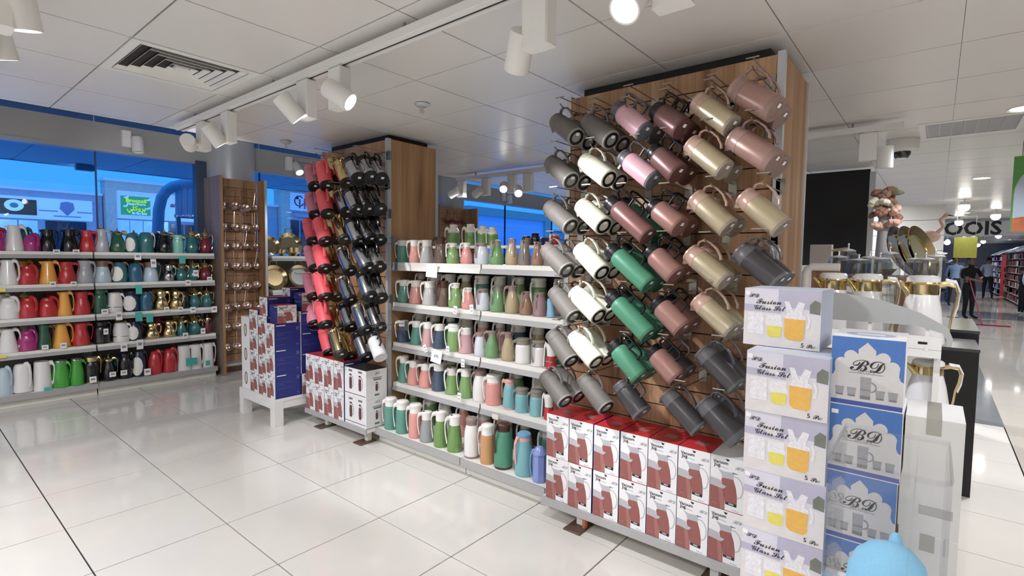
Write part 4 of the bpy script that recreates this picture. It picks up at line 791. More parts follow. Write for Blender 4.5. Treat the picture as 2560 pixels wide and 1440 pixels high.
for r,(T,row) in enumerate(G2):
    for c,e in enumerate(row):
        px,py=T(e[0],e[1]); hang(px,py,e[2],e[3],'tallest tower',r,c,tilt=-55 if e[3]==R_ else -50,yaw=-15 if e[3]==R_ else -8,two=(len(e)<5 or e[4]==1),rear=e[5] if len(e)>5 else None)
# empty pegs at the top of the tallest tower
for i,(x,y) in enumerate(((315,365),(512,328),(750,278),(1022,217))):
    px,py=Z7(x,y); p=at(px,py,'y',2.29); t=thing('peg_hook','empty zinc double peg hook in the top line, %s along, tallest tower'%ORD[i],'hook',(p.x,2.648,p.z-.045),(0,0,0),'peg hooks on the tallest tower'); obj('peg_hook',peg_me,m_wire,t)
Y3=lambda x,y:(480+x/3.273,340+y/3.273)
Y4=lambda x,y:(600+x/3.273,680+y/3.273)
G1=[(Y3,[(985,345,'q',N_),(1085,328,'k',N_),(1172,292,'G',W_),(1238,318,'G',W_),(1328,285,'S',N_),(1432,275,'S',N_),(1515,288,'S',N_)]),
    (Y3,[(990,572,'q',N_),(1088,555,'k',N_),(1168,525,'G',W_),(1240,555,'B',N_),(1322,535,'S',N_),(1415,532,'S',N_),(1498,532,'S',N_)]),
    (Y3,[(972,785,'k',N_),(1068,785,'k',N_),(1158,775,'G',W_),(1225,775,'G',W_),(1335,785,'S',N_),(1425,775,'S',N_),(1505,775,'S',N_)]),
    (Y3,[(985,1005,'i',N_),(1062,1008,'k',N_),(1130,985,'G',W_),(1262,1025,'B',N_),(1405,1005,'S',N_),(1498,995,'S',N_)]),
    (Y4,[(580,120,'i',N_),(672,120,'k',N_),(770,128,'G',W_),(875,150,'B',N_),(1035,115,'S',N_),(1118,128,'S',N_)]),
    (Y4,[(588,345,'i',N_),(680,345,'k',N_),(782,385,'G',W_),(880,370,'S',N_),(1000,388,'B',N_),(1105,372,'S',N_)]),
    (Y4,[(712,575,'k',N_),(798,590,'G',W_),(872,608,'G',W_),(1000,610,'S',N_),(1120,615,'W',N_)])]
for r,(T,row) in enumerate(G1):
    for c,e in enumerate(row):
        px,py=T(e[0],e[1]); hang(px,py,e[2],'flask_tower' if e[2]!='W' else N_,'chrome tower',r,c,two=False,yf=(2.50,2.38,2.515,2.455,2.365,2.44,2.51)[c],tilt=-46 if e[2] in 'SBGW' else -38,yaw=-12,peg=c%2==0 or r<2)
# ------------------------------------------------------------------ printed cartons
m_cw=M('carton_white','ecebea',.55,var=.02); m_cr=M('carton_red','d21d27',.45,var=.04); m_cn=M('carton_navy','1e2d7c',.45,var=.06); m_pr=M('print_coral','97564f',.5,var=.08,scale=60); m_pr2=M('print_coral_light','a86a63',.5,var=.06)
m_pg=M('print_grey','b4b5ba',.5,var=.08,scale=50); m_pg2=M('print_dark_grey','6f7278',.5); m_pk=M('print_black','26262a',.5,var=0); m_pb=M('print_brown','5d3a38',.5,var=.1)
SCRIPT=lambda s: ''.join(chr(0x1D4D0+ord(c)-65) if 'A'<=c<='Z' else chr(0x1D4EA+ord(c)-97) if 'a'<=c<='z' else c for c in s)
def ring(mb,pts,w,y,mi):
    """flat stroke along a polyline on the carton face"""
    for i in range(len(pts)-1):
        a=Vector((pts[i][0],pts[i][1])); b=Vector((pts[i+1][0],pts[i+1][1])); d=(b-a).normalized(); n=Vector((-d.y,d.x))*w/2; d*=w*.25
        q=[a-d+n,a-d-n,b+d-n,b+d+n]; mb.poly([(p.x,y,p.y) for p in q],mi)
def carton_body(w,d,h):
    m=MB(); e=.0015
    m.poly([(0,0,0),(w,0,0),(w,0,h),(0,0,h)],0); m.poly([(0,d,0),(0,d,h),(w,d,h),(w,d,0)],0)
    m.poly([(w,0,0),(w,d,0),(w,d,h),(w,0,h)],1); m.poly([(0,0,0),(0,0,h),(0,d,h),(0,d,0)],1)
    m.poly([(0,0,h),(w,0,h),(w,d,h),(0,d,h)],2); m.poly([(0,0,0),(0,d,0),(w,d,0),(w,0,0)],2)
    return m
def jug_print(w,h):
    P=MB(); f=lambda pts,mi,y=-.0004: P.poly([(u*w,y,v*h) for u,v in pts],mi)
    f([(0,0),(1,0),(1,1),(0,1)],6,-.0002)
    f([(.36,.60),(.33,.55),(.42,.30),(.46,.16),(.80,.16),(.80,.30),(.76,.46),(.68,.61)],0)
    f([(.22,.755),(.40,.725),(.70,.735),(.68,.605),(.36,.60),(.33,.67)],2); f([(.64,.745),(.80,.735),(.80,.725),(.66,.715)],3,-.0006)
    f([(.46,.16),(.47,.115),(.79,.10),(.80,.16)],4,-.0006); f([(.56,.152),(.57,.125),(.70,.12),(.71,.15)],2,-.0008)
    ring(P,[(u*w,v*h) for u,v in ((.68,.67),(.80,.665),(.90,.61),(.955,.52),(.955,.42),(.91,.32),(.80,.27))],.03*w,-.0006,2)
    f([(.005,.42),(.36,.395),(.40,.40),(.445,.20),(.455,.002),(.005,.002)],1,-.0010); f([(.26,.41),(.36,.395),(.41,.30),(.445,.003),(.33,.003)],5,-.0012)
    f([(.005,.575),(.30,.545),(.34,.475),(.49,.455),(.42,.40),(.36,.392),(.005,.425)],2,-.0014); f([(.06,.10),(.22,.09),(.22,.075),(.06,.083)],5,-.0014)
    f([(.44,.975),(.56,.965),(.53,.935),(.50,.925),(.46,.945)],4); f([(.66,.045),(.86,.035),(.86,.02),(.66,.03)],2)
    f([(.27,.815),(.52,.80),(.52,.785),(.27,.80)],2)
    return P
PM=[m_pr,m_pr,m_pg,m_pg2,m_pk,m_pr2,m_cw]
CART={}
def jug_carton(label,loc,w,d,h,rz=0,group=None,top=m_cr,side=m_cn,sideprint=True):
    k=(round(w,3),round(d,3),round(h,3))
    if k not in CART:
        b=carton_body(w,d,h).mesh('carton_body',False); p=jug_print(w,h).mesh('front_print',False); s=MB()
        for sx,fl in ((w+.0005,1),(-.0005,0)):
            def q(a0,z0,a1,z1,mi): s.poly([(sx,a0*d,z0*h),(sx,a1*d,z0*h),(sx,a1*d,z1*h),(sx,a0*d,z1*h)],mi)
            q(.06,.90,.42,.935,0); q(.84,.70,.95,.84,1)
            for z in (.62,.57,.52,.40,.36,.14): q(.08,z,.30+.4*((z*37)%1),z+.012,1)
            q(.84,.10,.94,.16,1)
        t=MB().poly([(w*.3,d*.35,h+.0006),(w*.7,d*.30,h+.0006),(w*.75,d*.55,h+.0006),(w*.35,d*.6,h+.0006)],0)
        CART[k]=(b,p,s.mesh('side_print',False),t.mesh('top_mark',False))
    b,p,s,tm=CART[k]
    t=thing('jug_carton',label,'box',loc,(0,0,rz),group)
    obj('carton_body',b,[m_cw,side,top],t); obj('front_print',p,PM,t)
    if sideprint: obj('side_print',s,[m_card,M('navy_pale_print','4a5aa4',.5)],t)
    if top is m_cr: obj('top_mark',tm,m_pr2,t)
    obj('lettering',text('Vacuum',.135*w,0,.0006),m_pk,t,(.30*w,-.0006,.885*h)); obj('lettering',text('Jug',.15*w,0,.0006),m_pk,t,(.20*w,-.0006,.825*h))
    obj('logo',text(SCRIPT('BD'),.16*w),m_pg2,t,(.84*w,-.0006,.84*h))
    return t
def tissue(): pass
BX=[-1.702,-1.5475,-1.388,-1.231,-1.0765,-.921,-.768,-.618]
for r in range(2):
    for c in range(7):
        w=.151; jug_carton('white vacuum jug carton with coral jugs, %s row, %s along, under the grey flasks'%(('lower','upper')[r],ORD[c]),(BX[c]+.002,2.402+random.uniform(0,.004),.1335+.2485*r),w,.225,.246,random.uniform(-.012,.012),'jug cartons under the tallest tower',top=m_cr if (r==0 or c<6) else m_cw)
for r in range(2):
    for c in range(4):
        jug_carton('white vacuum jug carton, %s row, %s along, under the pink and gold flasks'%(('lower','upper')[r],ORD[c]),(-4.385+.153*c,2.402,.1335+.25*r),.150,.225,.248,random.uniform(-.012,.012),'jug cartons under the chrome flask tower')
def brown_carton(label,loc):
    w,d,h=.30,.20,.235; t=thing('flask_carton',label,'box',loc,(0,0,.0),'brown flask cartons')
    obj('carton_body',carton_body(w,d,h),[m_cw,m_cw,m_pk],t)
    P=MB()
    def fl(ox,oz,s,fn):
        g=lambda pts,mi: P.poly([fn(ox+u*s,oz+v*s) for u,v in pts],mi)
        g([(-.20,.62),(-.24,.1),(-.20,-.5),(.20,-.5),(.24,.1),(.20,.62)],0); g([(-.17,.64),(.17,.64),(.14,.78),(-.14,.78)],1); g([(-.26,.80),(.24,.80),(.10,.95),(-.12,.95)],2); g([(-.24,-.5),(.2,-.5),(.2,-.56),(-.2,-.56)],1)
        for i in range(6):
            a0,a1=[PI*.5-PI*.9*(j/6) for j in (i,i+1)]
            q=[(.2+.26*math.cos(a),.2+.6*math.sin(a)) for a in (a0,a1)]; q2=[(.2+.20*math.cos(a),.2+.52*math.sin(a)) for a in (a1,a0)]
            g([q[0],q2[1],q2[0],q[1]],2)
    F=lambda x,z:(x,-.0005,z)
    P.poly([(0,-.0002,0),(w,-.0002,0),(w,-.0002,h),(0,-.0002,h)],4); P.poly([(w+.0002,0,0),(w+.0002,d,0),(w+.0002,d,h),(w+.0002,0,h)],4)
    fl(.085,.105,.085,F); fl(.215,.105,.085,F)
    SD=lambda y,z:(w+.0005,y,z)
    fl(.10,.085,.05,SD)
    P.poly([F(.0,.022),F(w*.97,.022),F(w*.97,.027),F(0,.027)],2)
    for ox in (.055,.19): P.poly([F(ox,.205),F(ox+.055,.205),F(ox+.055,.222),F(ox,.222)],3); 
    for (a,b,z0,z1) in ((.06,.15,.165,.172),(.07,.145,.148,.160),(.08,.125,.020,.036)): P.poly([SD(a,z0),SD(b,z0),SD(b,z1),SD(a,z1)],3)
    obj('front_print',P.mesh('front_print',False),[m_pb,M('print_pale_pink','d9b3ae',.5),m_pk,m_pg2,m_cw],t)
    obj('logo',text(SCRIPT('BD'),.032),m_pg2,t,(w+.0008,.105,.205),(0,0,PI/2))
brown_carton('white carton with two brown flasks, lower of the pair under the chrome flasks',(-3.765,2.405,.1335)); brown_carton('white carton with two brown flasks, upper of the pair under the chrome flasks',(-3.763,2.403,.3695))
# pallet table with cartons
pt=thing('pallet_table','low white table stacked with jug cartons beside the chrome flask tower','table',(-4.78,2.37,0))
obj('table_top',MB().box((-.35,-.24,.222),(.35,.24,.25)),m_white,pt); obj('apron',MB().box((-.345,-.235,.155),(.345,-.215,.222)).box((-.345,.215,.155),(.345,.235,.222)).box((-.345,-.215,.155),(-.325,.215,.222)).box((.325,-.215,.155),(.345,.215,.222)),m_white,pt)
for sx in (-1,1):
    for sy in (-1,1): obj('leg',MB().box((min(sx*.35,sx*.27),min(sy*.24,sy*.16),.0005),(max(sx*.35,sx*.27),max(sy*.24,sy*.16),.222)),m_white,pt)
X0,Y0=-5.115,2.14
nn=0
def pc(label,x,y,z,w,d,h,rz=0): jug_carton(label,(x,y,z),w,d,h,rz,'jug cartons on the low table')
for k in range(3): pc('jug carton in the stack at the table corner nearest the aisle, %s from the bottom'%ORD[k],X0+.535,Y0,.2505+.2225*k,.150,.235,.2215)
for k in range(4): pc('jug carton in the middle front stack on the low table, %s from the bottom'%ORD[k],X0+.36,Y0+.01,.2505+.1805*k,.165,.235,.180)
for k in range(4): pc('jug carton in the stack beside the pot cartons, low table, %s from the bottom'%ORD[k],X0+.185,Y0+.01,.2505+.1905*k,.165,.235,.190)
def pot_carton(label,loc):
    t=thing('pot_carton',label,'box',loc,(0,0,0),'pot cartons on the low table'); w,d,h=.172,.235,.228
    obj('carton_body',carton_body(w,d,h),[m_cw,m_cw,m_cw],t); P=MB(); 
    P.poly([(.086+.04*math.cos(a)*.8,-.0005,.10+.062*math.sin(a)) for a in [2*PI*i/18 for i in range(18)]],0); P.poly([(.086+.026*math.cos(a)*.8,-.0009,.10+.045*math.sin(a)) for a in [2*PI*i/18 for i in range(18)]],1)
    obj('front_print',P.mesh('front_print',False),[M('print_olive_brown','7d6647',.5),M('print_pale','cfc4b2',.5)],t)
for k in range(3): pot_carton('white carton with a round pot picture on the low table, %s from the bottom'%ORD[k],(X0+.005,Y0+.01,.2505+.2285*k))
for k in range(4): jug_carton('navy sided jug carton in the rear column towards the aisle, %s from the bottom'%ORD[k],(X0+.69 if k==0 else X0+.535,Y0+.245,.2505+.19*k),.150 if k else .23,.22 if k else .15,.189,PI/2 if k==0 else 0,'jug cartons on the low table')
for k in range(4): pc('jug carton in the rear middle column of the low table, %s from the bottom'%ORD[k],X0+.30,Y0+.25,.2505+.2*k,.22,.21,.199)
pc('jug carton standing sideways on top of the middle front stack',X0+.37,Y0+.02,.9735,.150,.22,.165)
jug_carton('jug carton turned to show its front, on top of the corner stack',(X0+.683,Y0+.03,.9185),.175,.14,.158,PI/2,'jug cartons on the low table')
pc('jug carton on top of the rear column near the gold trays',X0+.31,Y0+.26,1.051,.155,.19,.16)
jug_carton('topmost jug carton at the rear of the low table by the coral flasks',(X0+.66,Y0+.27,1.0115),.17,.14,.16,PI/2,'jug cartons on the low table')
# ------------------------------------------------------------------ glassware cartons and the clear bin
m_lavp=M('print_lavender_photo','d2cfda',.5,var=.12,scale=14); m_lavd=M('print_lilac_band','b3b0c4',.5,var=.15,scale=10); m_pale=M('print_pale_stone','d9d4d2',.5,var=.12,scale=22); m_juice=M('print_orange_juice','e2ab2c',.5,var=.14,scale=70); m_lemon=M('print_lemon_juice','ddd033',.5,var=.10,scale=60); m_gl=M('print_glass_facets','e3e0e4',.4,var=.3,scale=90); m_plant=M('print_plant_green','6d7264',.5,var=.3,scale=40); m_sideb=M('carton_pale_blue_side','aab4c4',.5,var=.05); m_topb=M('carton_pale_blue_top','c3cbdb',.5,var=.05)
gw,gd,gh=.243,.22,.2030
gb=carton_body(gw,gd,gh).mesh('carton_body',False)
P=MB(); f=lambda pts,mi,y: P.poly([(u*gw,y,v*gh) for u,v in pts],mi)
f([(.002,.60),(.998,.56),(.998,.995),(.002,.995)],1,-.0004); f([(.46,.70),(.998,.66),(.998,.995),(.46,.995)],0,-.0006); f([(.002,.60),(.50,.58),(.50,.70),(.002,.72)],3,-.0006); f([(.30,.66),(.42,.64),(.40,.80),(.24,.82)],2,-.0008)
f([(.002,.0),(.998,.0),(.998,.56),(.002,.60)],2,-.0003)
f([(.06,.20),(.28,.20),(.27,.56),(.06,.57)],6,-.0008); f([(.30,.34),(.53,.34),(.51,.55),(.31,.55)],6,-.0008)
f([(.33,.20),(.37,.17),(.47,.17),(.51,.20),(.515,.36),(.325,.36)],5,-.0010)
f([(.545,.50),(.82,.50),(.81,.56),(.76,.58),(.80,.78),(.72,.80),(.66,.62),(.60,.80),(.54,.80),(.58,.60)],6,-.0010)
f([(.555,.20),(.60,.15),(.76,.14),(.80,.18),(.81,.50),(.545,.51)],4,-.0012); f([(.86,.62),(.99,.60),(.99,.80),(.92,.84),(.86,.76)],7,-.0010); f([(.82,.36),(.86,.36),(.88,.50),(.84,.62),(.82,.60),(.85,.49)],6,-.0012)
f([(.012,.88),(.08,.875),(.08,.95),(.012,.955)],8,-.0014)
gp=P.mesh('front_print',False)
def glass_carton(label,x,y,z,rz=0):
    t=thing('glass_set_carton',label,'box',(x,y,z),(0,0,rz),'glass set cartons')
    obj('carton_body',gb,[m_lavp,m_sideb,m_topb],t); obj('front_print',gp,[m_lavd,m_lavp,m_pale,m_lavd,m_juice,m_lemon,m_gl,m_plant,m_card],t)
    for s,sz,u,v in (('Fusion',.115,.33,.775),('Glass Set',.105,.34,.665),('BD',.085,.13,.87),('5 Pcs',.085,.86,.07)): obj('lettering',text(SCRIPT(s),sz*gw,0,.0002),m_pk,t,(u*gw,-.0016,v*gh))
for k in range(6): glass_carton('pale lilac glass set carton with an orange juice jug, %s from the floor'%ORD[k],-.480+random.uniform(-.003,.003),1.85+random.uniform(-.004,.006),.001+.2035*k,random.uniform(-.012,.012))
glass_carton('pale lilac glass set carton set back on top of the tall stack',-.530,1.975,1.2235,-.02)
m_blu=M('carton_blue_pattern','3a6fb5',.5,var=.12,scale=120); m_bludk=M('carton_indigo_band','3d4f9e',.5); m_arch=M('print_arch_grey','cbc8c6',.5,var=.04,scale=90); m_glp=M('print_smoky_glass','9a9a9c',.4,var=.2,scale=80); m_glp2=M('print_smoky_glass_dark','77777a',.4)
bw,bd,bh=.186,.235,.2145
bb=carton_body(bw,bd,bh).mesh('carton_body',False); P=MB(); f=lambda pts,mi,y: P.poly([(u*bw,y,v*bh) for u,v in pts],mi)
f([(0,0),(1,0),(1,1),(0,1)],0,-.0003)
arch=[(0,.08),(1,.08),(1,.42),(.96,.44),(.935,.50),(.94,.60)]
def lobe(cx,cz,r,a0,a1,n=8): return [(cx+r*math.cos(math.radians(a0+(a1-a0)*i/n)),cz+r*1.02*math.sin(math.radians(a0+(a1-a0)*i/n))) for i in range(n+1)]
arch+=lobe(.85,.60,.095,-5,115)+lobe(.72,.71,.10,10,118)+[(.62,.76),(.62,.83),(.50,.94),(.38,.83),(.38,.76)]+lobe(.28,.71,.10,62,170)+lobe(.15,.60,.095,65,185)+[(.065,.50),(.04,.44),(0,.42)]
f(arch,1,-.0006); f([(0,0),(1,0),(1,.012),(0,.012)],4,-.0010); f([(0,.02),(1,.02),(1,.075),(0,.075)],5,-.0008)
for cx in (.14,.31,.70,.87): f([(cx-.065,.27),(cx-.05,.14),(cx+.05,.14),(cx+.065,.27)],2,-.0009); f([(cx-.053,.165),(cx-.05,.14),(cx+.05,.14),(cx+.053,.165)],3,-.0012)
f([(.425,.44),(.43,.12),(.57,.12),(.575,.44)],2,-.0009); f([(.43,.17),(.43,.12),(.57,.12),(.57,.17)],3,-.0012); f([(.43,.25),(.57,.25),(.57,.262),(.43,.262)],3,-.0012)
ring(P,[((.575+.07*math.sin(t))*bw,(.30+.065*math.cos(t))*bh) for t in [PI*i/10 for i in range(11)]],.004,-.0010,2); f([(.25,.485),(.73,.485),(.73,.492),(.25,.492)],3,-.0010)
bp=P.mesh('front_print',False)
TT=MB(); 
for a,r in ((0,.05),(1,.05)): pass
TT.poly([(bw*.5+bw*.36*math.cos(2*PI*i/20),bd*.45+bd*.20*math.sin(2*PI*i/20),bh+.0005) for i in range(20)],0).poly([(bw*.3,bd*.38,bh+.0009),(bw*.7,bd*.38,bh+.0009),(bw*.7,bd*.52,bh+.0009),(bw*.3,bd*.52,bh+.0009)],1)
tp=TT.mesh('top_emblem',False)
for k in range(6):
    t=thing('blue_carton','blue and grey arch patterned glass set carton, %s from the floor'%ORD[k],'box',(-.243+random.uniform(-.003,.003),1.90+random.uniform(-.003,.003),.001+.2152*k),(0,0,random.uniform(-.01,.01)),'blue arch glass set cartons')
    obj('carton_body',bb,[m_cw,m_cw,m_cw],t); obj('front_print',bp,[m_blu,m_arch,m_glp,m_glp2,m_cw,m_bludk],t); obj('top_emblem',tp,[M('print_pale_blue','a9b9dd',.5),m_cw],t)
    obj('logo',text(SCRIPT('BD'),.30*bw,0,.0002),m_pk,t,(.5*bw,-.0016,.60*bh)); obj('lettering',text('SET OF 5',.062*bw),m_pg2,t,(.5*bw,-.0016,.515*bh))
    if k==4: obj('price_sticker',MB().box((.03*bw,-.0016,.86*bh),(.13*bw,-.001,.92*bh)),m_card,t)
cw_,cd_,ch_=.138,.24,.3535
for k in range(3):
    t=thing('plain_carton','tall plain white carton sealed with clear tape, %s from the floor'%ORD[k],'box',(-.050,1.95+.003*k,.001+.3540*k),(0,0,0),'plain white cartons')
    obj('carton_body',carton_body(cw_,cd_,ch_).mesh('carton_body',False),[M('carton_dull_white','d3d2cc',.6,var=.03),M('carton_dull_white','d3d2cc',.6),m_cw],t)
    obj('packing_tape',MB().box((cw_*.36,-.0006,ch_*.86),(cw_*.62,0,ch_)).box((cw_*.36,0,ch_),(cw_*.62,cd_,ch_+.0006)),M('clear_tape','c9c4b4',.2,alpha=.6,var=0),t)
bn=thing('clear_bin','clear acrylic bin with a thick rounded rim in front of the glass set cartons','bin',(0,0,0))
bx0,bx1,by0,by1,bz=-.182,.050,1.44,1.78,1.045
obj('plinth',MB().box((bx0,by0,.001),(bx1,by1,.60)),m_white,bn)
w_=.005
obj('wall',MB().box((bx0,by0,.60),(bx1,by0+w_,bz)).mesh('wall',False),m_acryl,bn); obj('wall',MB().box((bx1-w_,by0+w_,.60),(bx1,by1,bz)).mesh('wall',False),m_acryl,bn); obj('wall',MB().box((bx0,by1-w_,.60),(bx1-w_,by1,bz)).mesh('wall',False),m_acryl,bn); obj('wall',MB().box((bx0,by0+w_,.60),(bx0+w_,by1-w_,bz)).mesh('wall',False),m_acryl,bn)
rc=.03; rp=[(bx0,by0,bz),(bx1-rc,by0,bz)]+[(bx1-rc+rc*math.sin(a),by0+rc-rc*math.cos(a),bz) for a in (.4,.8,1.2)]+[(bx1,by0+rc,bz),(bx1,by1,bz),(bx0,by1,bz),(bx0,by0,bz)]
obj('rim',MB().tube(rp,.003,.007,seg=8,up=(0,0,1)),glassmat('acrylic_edge',(.965,.965,.97),.02),bn)
obj('corner_clip',MB().box((bx1-.055,by0-.004,bz-.075),(bx1+.003,by0-.001,bz-.055)),glassmat('acrylic_clip',(.75,.75,.76),.08),bn)
# plush toy
pl=thing('plush_toy','light blue plush sea animal with a stitched black eye in the clear bin','plush toy',(-.066,1.60,.602),scale=(.93,.93,.985))
m_pl=M('light_blue_plush','79c3e6',.9,var=.08,scale=160,bump=.5)
bd_=MB(); bd_.lathe([(0,0),(.055,.0),(.085,.03),(.098,.08),(.097,.13),(.083,.17),(.055,.198),(.02,.211),(0,.213)],32); bd_.v=[(x*.95+.012*(z/.2),y*.85,z) for x,y,z in bd_.v]
bd_.ball((.085,-.015,.07),.045,14,8,sc=(1.2,.8,.7)); obj('body',bd_,m_pl,pl)
obj('fin',MB().ball((-.09,.0,.06),.04,12,6,sc=(1,.35,.55)),m_pl,pl); obj('fin',MB().ball((.02,.05,.19),.035,12,6,sc=(.5,.6,1)),m_pl,pl)
for dx,dy,dz,nm in ((.048,-.074,.128,'eye'),):
    obj(nm,MB().ball((dx,dy,dz),.0125,12,8,sc=(.7,.45,1)),m_black,pl); obj('eye_glint',MB().ball((dx-.002,dy-.0055,dz+.005),.0035,8,5),m_card,pl)
obj('eyebrow',MB().tube([(.052,-.074,.160),(.060,-.067,.156),(.066,-.06,.146)],.0016,seg=6),m_black,pl); obj('mouth',MB().tube([(.078,-.055,.135),(.086,-.048,.125),(.09,-.045,.112)],.0035,.005,seg=6),M('plush_pink','e0708a',.8),pl)
# ------------------------------------------------------------------ white shelf of gold trimmed coffee pots
ps=thing('pot_shelf','white shelf with a curved grey guard holding white and gold pots','shelf',(0,0,0))
obj('shelf_board',MB().box((-.57,2.51,1.165),(.03,3.05,1.195)),m_white,ps); obj('front_rail',MB().box((-.36,2.495,1.195),(.03,2.512,1.245)).box((-.36,2.495,1.165),(.03,2.512,1.196)),m_white,ps)
gp_=[(-.36,1.285),(-.05,1.285),(.03,1.262),(.043,1.24),(.045,1.215),(.058,1.215),(.060,1.245),(.045,1.285),(-.04,1.335),(-.10,1.356),(-.17,1.376),(-.26,1.392),(-.36,1.402)]
obj('guard_panel',MB().prism(gp_,2.486,2.494),M('grey_guard_plastic','a9aca9',.45,var=.02),ps)
for x in (-.34,-.20,-.02): obj('guard_post',MB().box((x,2.494,1.19),(x+.012,2.506,1.30)),m_white,ps)
obj('lower_board',MB().box((-.57,2.53,.905),(.03,3.05,.93)),m_white,ps); obj('end_panel',MB().box((-.57,2.56,.001),(-.55,3.05,1.165)).box((.01,2.56,.001),(.03,3.05,1.165)),m_white,ps)
for x in (-.30,-.04): obj('rail_slot',MB().box((x,2.4935,1.215),(x+.028,2.4952,1.224)),m_black,ps)
m_pot=M('white_glazed_pot','f0efee',.18,coat=.6,var=.01)
kind('trimpot',
 ('body',MB().lathe([(0,0),(.96,0),(1,.02),(.98,.10),(.80,.50),(.66,.70),(.64,.72)],28),'b'),
 ('collar',MB().lathe([(.65,.715),(.66,.73),(.65,.86),(.74,.88),(.72,.90)],28),'g'),
 ('lid',MB().lathe([(.70,.895),(.69,.96),(.6,.99),(0,1.0)],28),'b'),
 ('handle',strap([(.62,.86),(1.0,.885),(1.30,.86),(1.40,.74),(1.34,.56),(1.22,.40),(1.16,.20),(1.10,.08)],.075,.045),'g'),
 ('handle_grip',strap([(.9,.915),(1.32,.895),(1.50,.76),(1.44,.56),(1.30,.40)],.085,.04),'b'),
 ('spout',MB().tube([(-.58,0,.72),(-.74,0,.80),(-1.0,0,.89)],[.10,.08,.03],[.26,.2,.08],seg=8,up=(0,1,0)),'g'))
for i,(px,yy,lab,rz) in enumerate(((2304,2.70,'white coffee pot with gold collar and handle, at the open end of the pot shelf',.25),(2166,2.80,'white coffee pot with gold collar, middle of the pot shelf',.25),(2080,2.80,'white coffee pot with gold collar, beside the white end frame',.1))):
    p=at(px,780,'y',yy); put('trimpot','coffee_pot',lab,'coffee pot',(p.x,yy,1.1955),(0,0,rz),{'b':m_pot,'g':m_gold},(.080,.080,.278),'white and gold coffee pots')
p=at(2318,960,'y',2.66); put('trimpot','coffee_pot','white coffee pot with gold collar on the lower board of the pot shelf','coffee pot',(p.x,2.66,.9305),(0,0,.3),{'b':m_pot,'g':m_gold},(.075,.075,.205),'white and gold coffee pots')
p=at(2262,960,'y',2.80); put('trimpot','coffee_pot','second white and gold pot on the lower board, behind the blue cartons','coffee pot',(-.24,2.80,.9305),(0,0,.3),{'b':m_pot,'g':m_gold},(.075,.075,.205),'white and gold coffee pots')
ef=thing('end_frame','white rounded metal end frame beside the tallest wood tower','frame',(0,0,0))
a=at(2011,735,'y',3.36); b=at(2011,672,'y',3.36); c=at(2100,664,'y',3.36)
obj('frame_bar',MB().tube([(a.x,3.36,.001),(a.x,3.36,b.z-.03),(a.x+.01,3.36,b.z-.005),(a.x+.035,3.36,b.z+.012),(c.x,3.36,b.z+.012)],.022,.018,seg=10,up=(0,1,0)),m_white,ef)
obj('inner_panel',MB().box((a.x+.03,3.37,.8),(c.x,3.385,b.z-.01)),m_wood2,ef)
# glassware behind the pots
gt=thing('glassware_table','white counter of glass jars behind the pot shelf','table',(0,0,0)); obj('table_top',MB().box((-.56,3.50,1.35),(.02,4.25,1.38)),m_white,gt); obj('front_panel',MB().box((-.55,3.54,.001),(.01,4.2,1.35)),m_white,gt)
jar=[('jar',MB().lathe([(0,0),(.9,0),(1,.03),(1,.70),(.8,.78),(.8,.80),(.74,.78),(.94,.70),(.94,.06),(0,.05)],20).mesh('jar'),m_clear),('lid',MB().lathe([(.80,.79),(.80,.815),(.5,.84),(.10,.86),(.07,.92),(.12,.96),(0,1.0)],20).mesh('lid'),M('bright_steel_lid','dfe2e4',.25,metal=.45))]
for i,(px,y,s,h) in enumerate(((2095,3.62,.055,.21),(2118,3.80,.05,.26),(2145,3.62,.06,.19),(2172,3.78,.055,.21),(2198,3.62,.06,.2),(2222,3.82,.055,.24),(2312,3.62,.055,.20),(2335,3.78,.06,.22),(2285,3.95,.05,.2))):
    p=at(px,690,'y',y); t=thing('glass_jar','clear glass jar with a bright metal lid, %s along the glassware counter'%ORD[i],'jar',(p.x,y,1.3805),(0,0,0),'glass jars on the counter',(s,s,h))
    for n_,me,mt in jar: obj(n_,me,mt,t)
def vase(label,px,y,z,r,h,mt):
    p=at(px,700,'y',y); t=thing('ribbed_vase',label,'vase',(p.x,y,z)); mb=MB(); prof=[]
    for i in range(15): prof.append((r*(1+.25*(i/14))*(1+.06*(i%2)),h*i/14))
    obj('body',mb.lathe([(0,0)]+prof+[(r*1.1,h*.98),(0,h*.1)],20),mt,t)
vase('tall ribbed clear glass vase between the white pots',2240,2.86,1.1955,.028,.27,m_clear); vase('tall ribbed amber glass vase between the white pots',2262,2.93,1.1955,.03,.26,M('amber_glass','b06a1c',.08,coat=1,var=.2))
# trays leaning on a stand, footed white dish, flowers, heron ornament
st=thing('display_riser','wooden riser block carrying the leaning trays','riser',(0,0,0)); obj('block',MB().box((-.55,4.27,.001),(.02,5.1,1.42)),m_wood2,st)
for i,(px,mm,lab) in enumerate(((2246,(m_chrome,m_chrome),'silver tray leaning first in the row on the wooden riser'),(2272,(m_gold,m_chrome),'gold and silver tray leaning second in the row on the wooden riser'),(2298,(m_gold,m_gold),'gold tray leaning last in the row on the wooden riser'))):
    p=at(px,615,'y',4.45); tray(lab,(p.x,4.45,1.422+.17),(math.radians(18),math.radians(68),0),.18,mm,handles=False)
p=at(2335,655,'y',4.9); t=thing('footed_dish','white boat shaped dish on a flat white foot','dish',(-.09,4.93,1.4205)); obj('dish',MB().lathe([(0,.115),(.05,.12),(.10,.16),(.15,.175),(.15,.168),(.06,.10),(0,.095)],24),m_pot,t); obj('foot',MB().lathe([(0,0),(.07,0),(.07,.01),(.025,.04),(.02,.10),(0,.10)],20),m_pot,t)
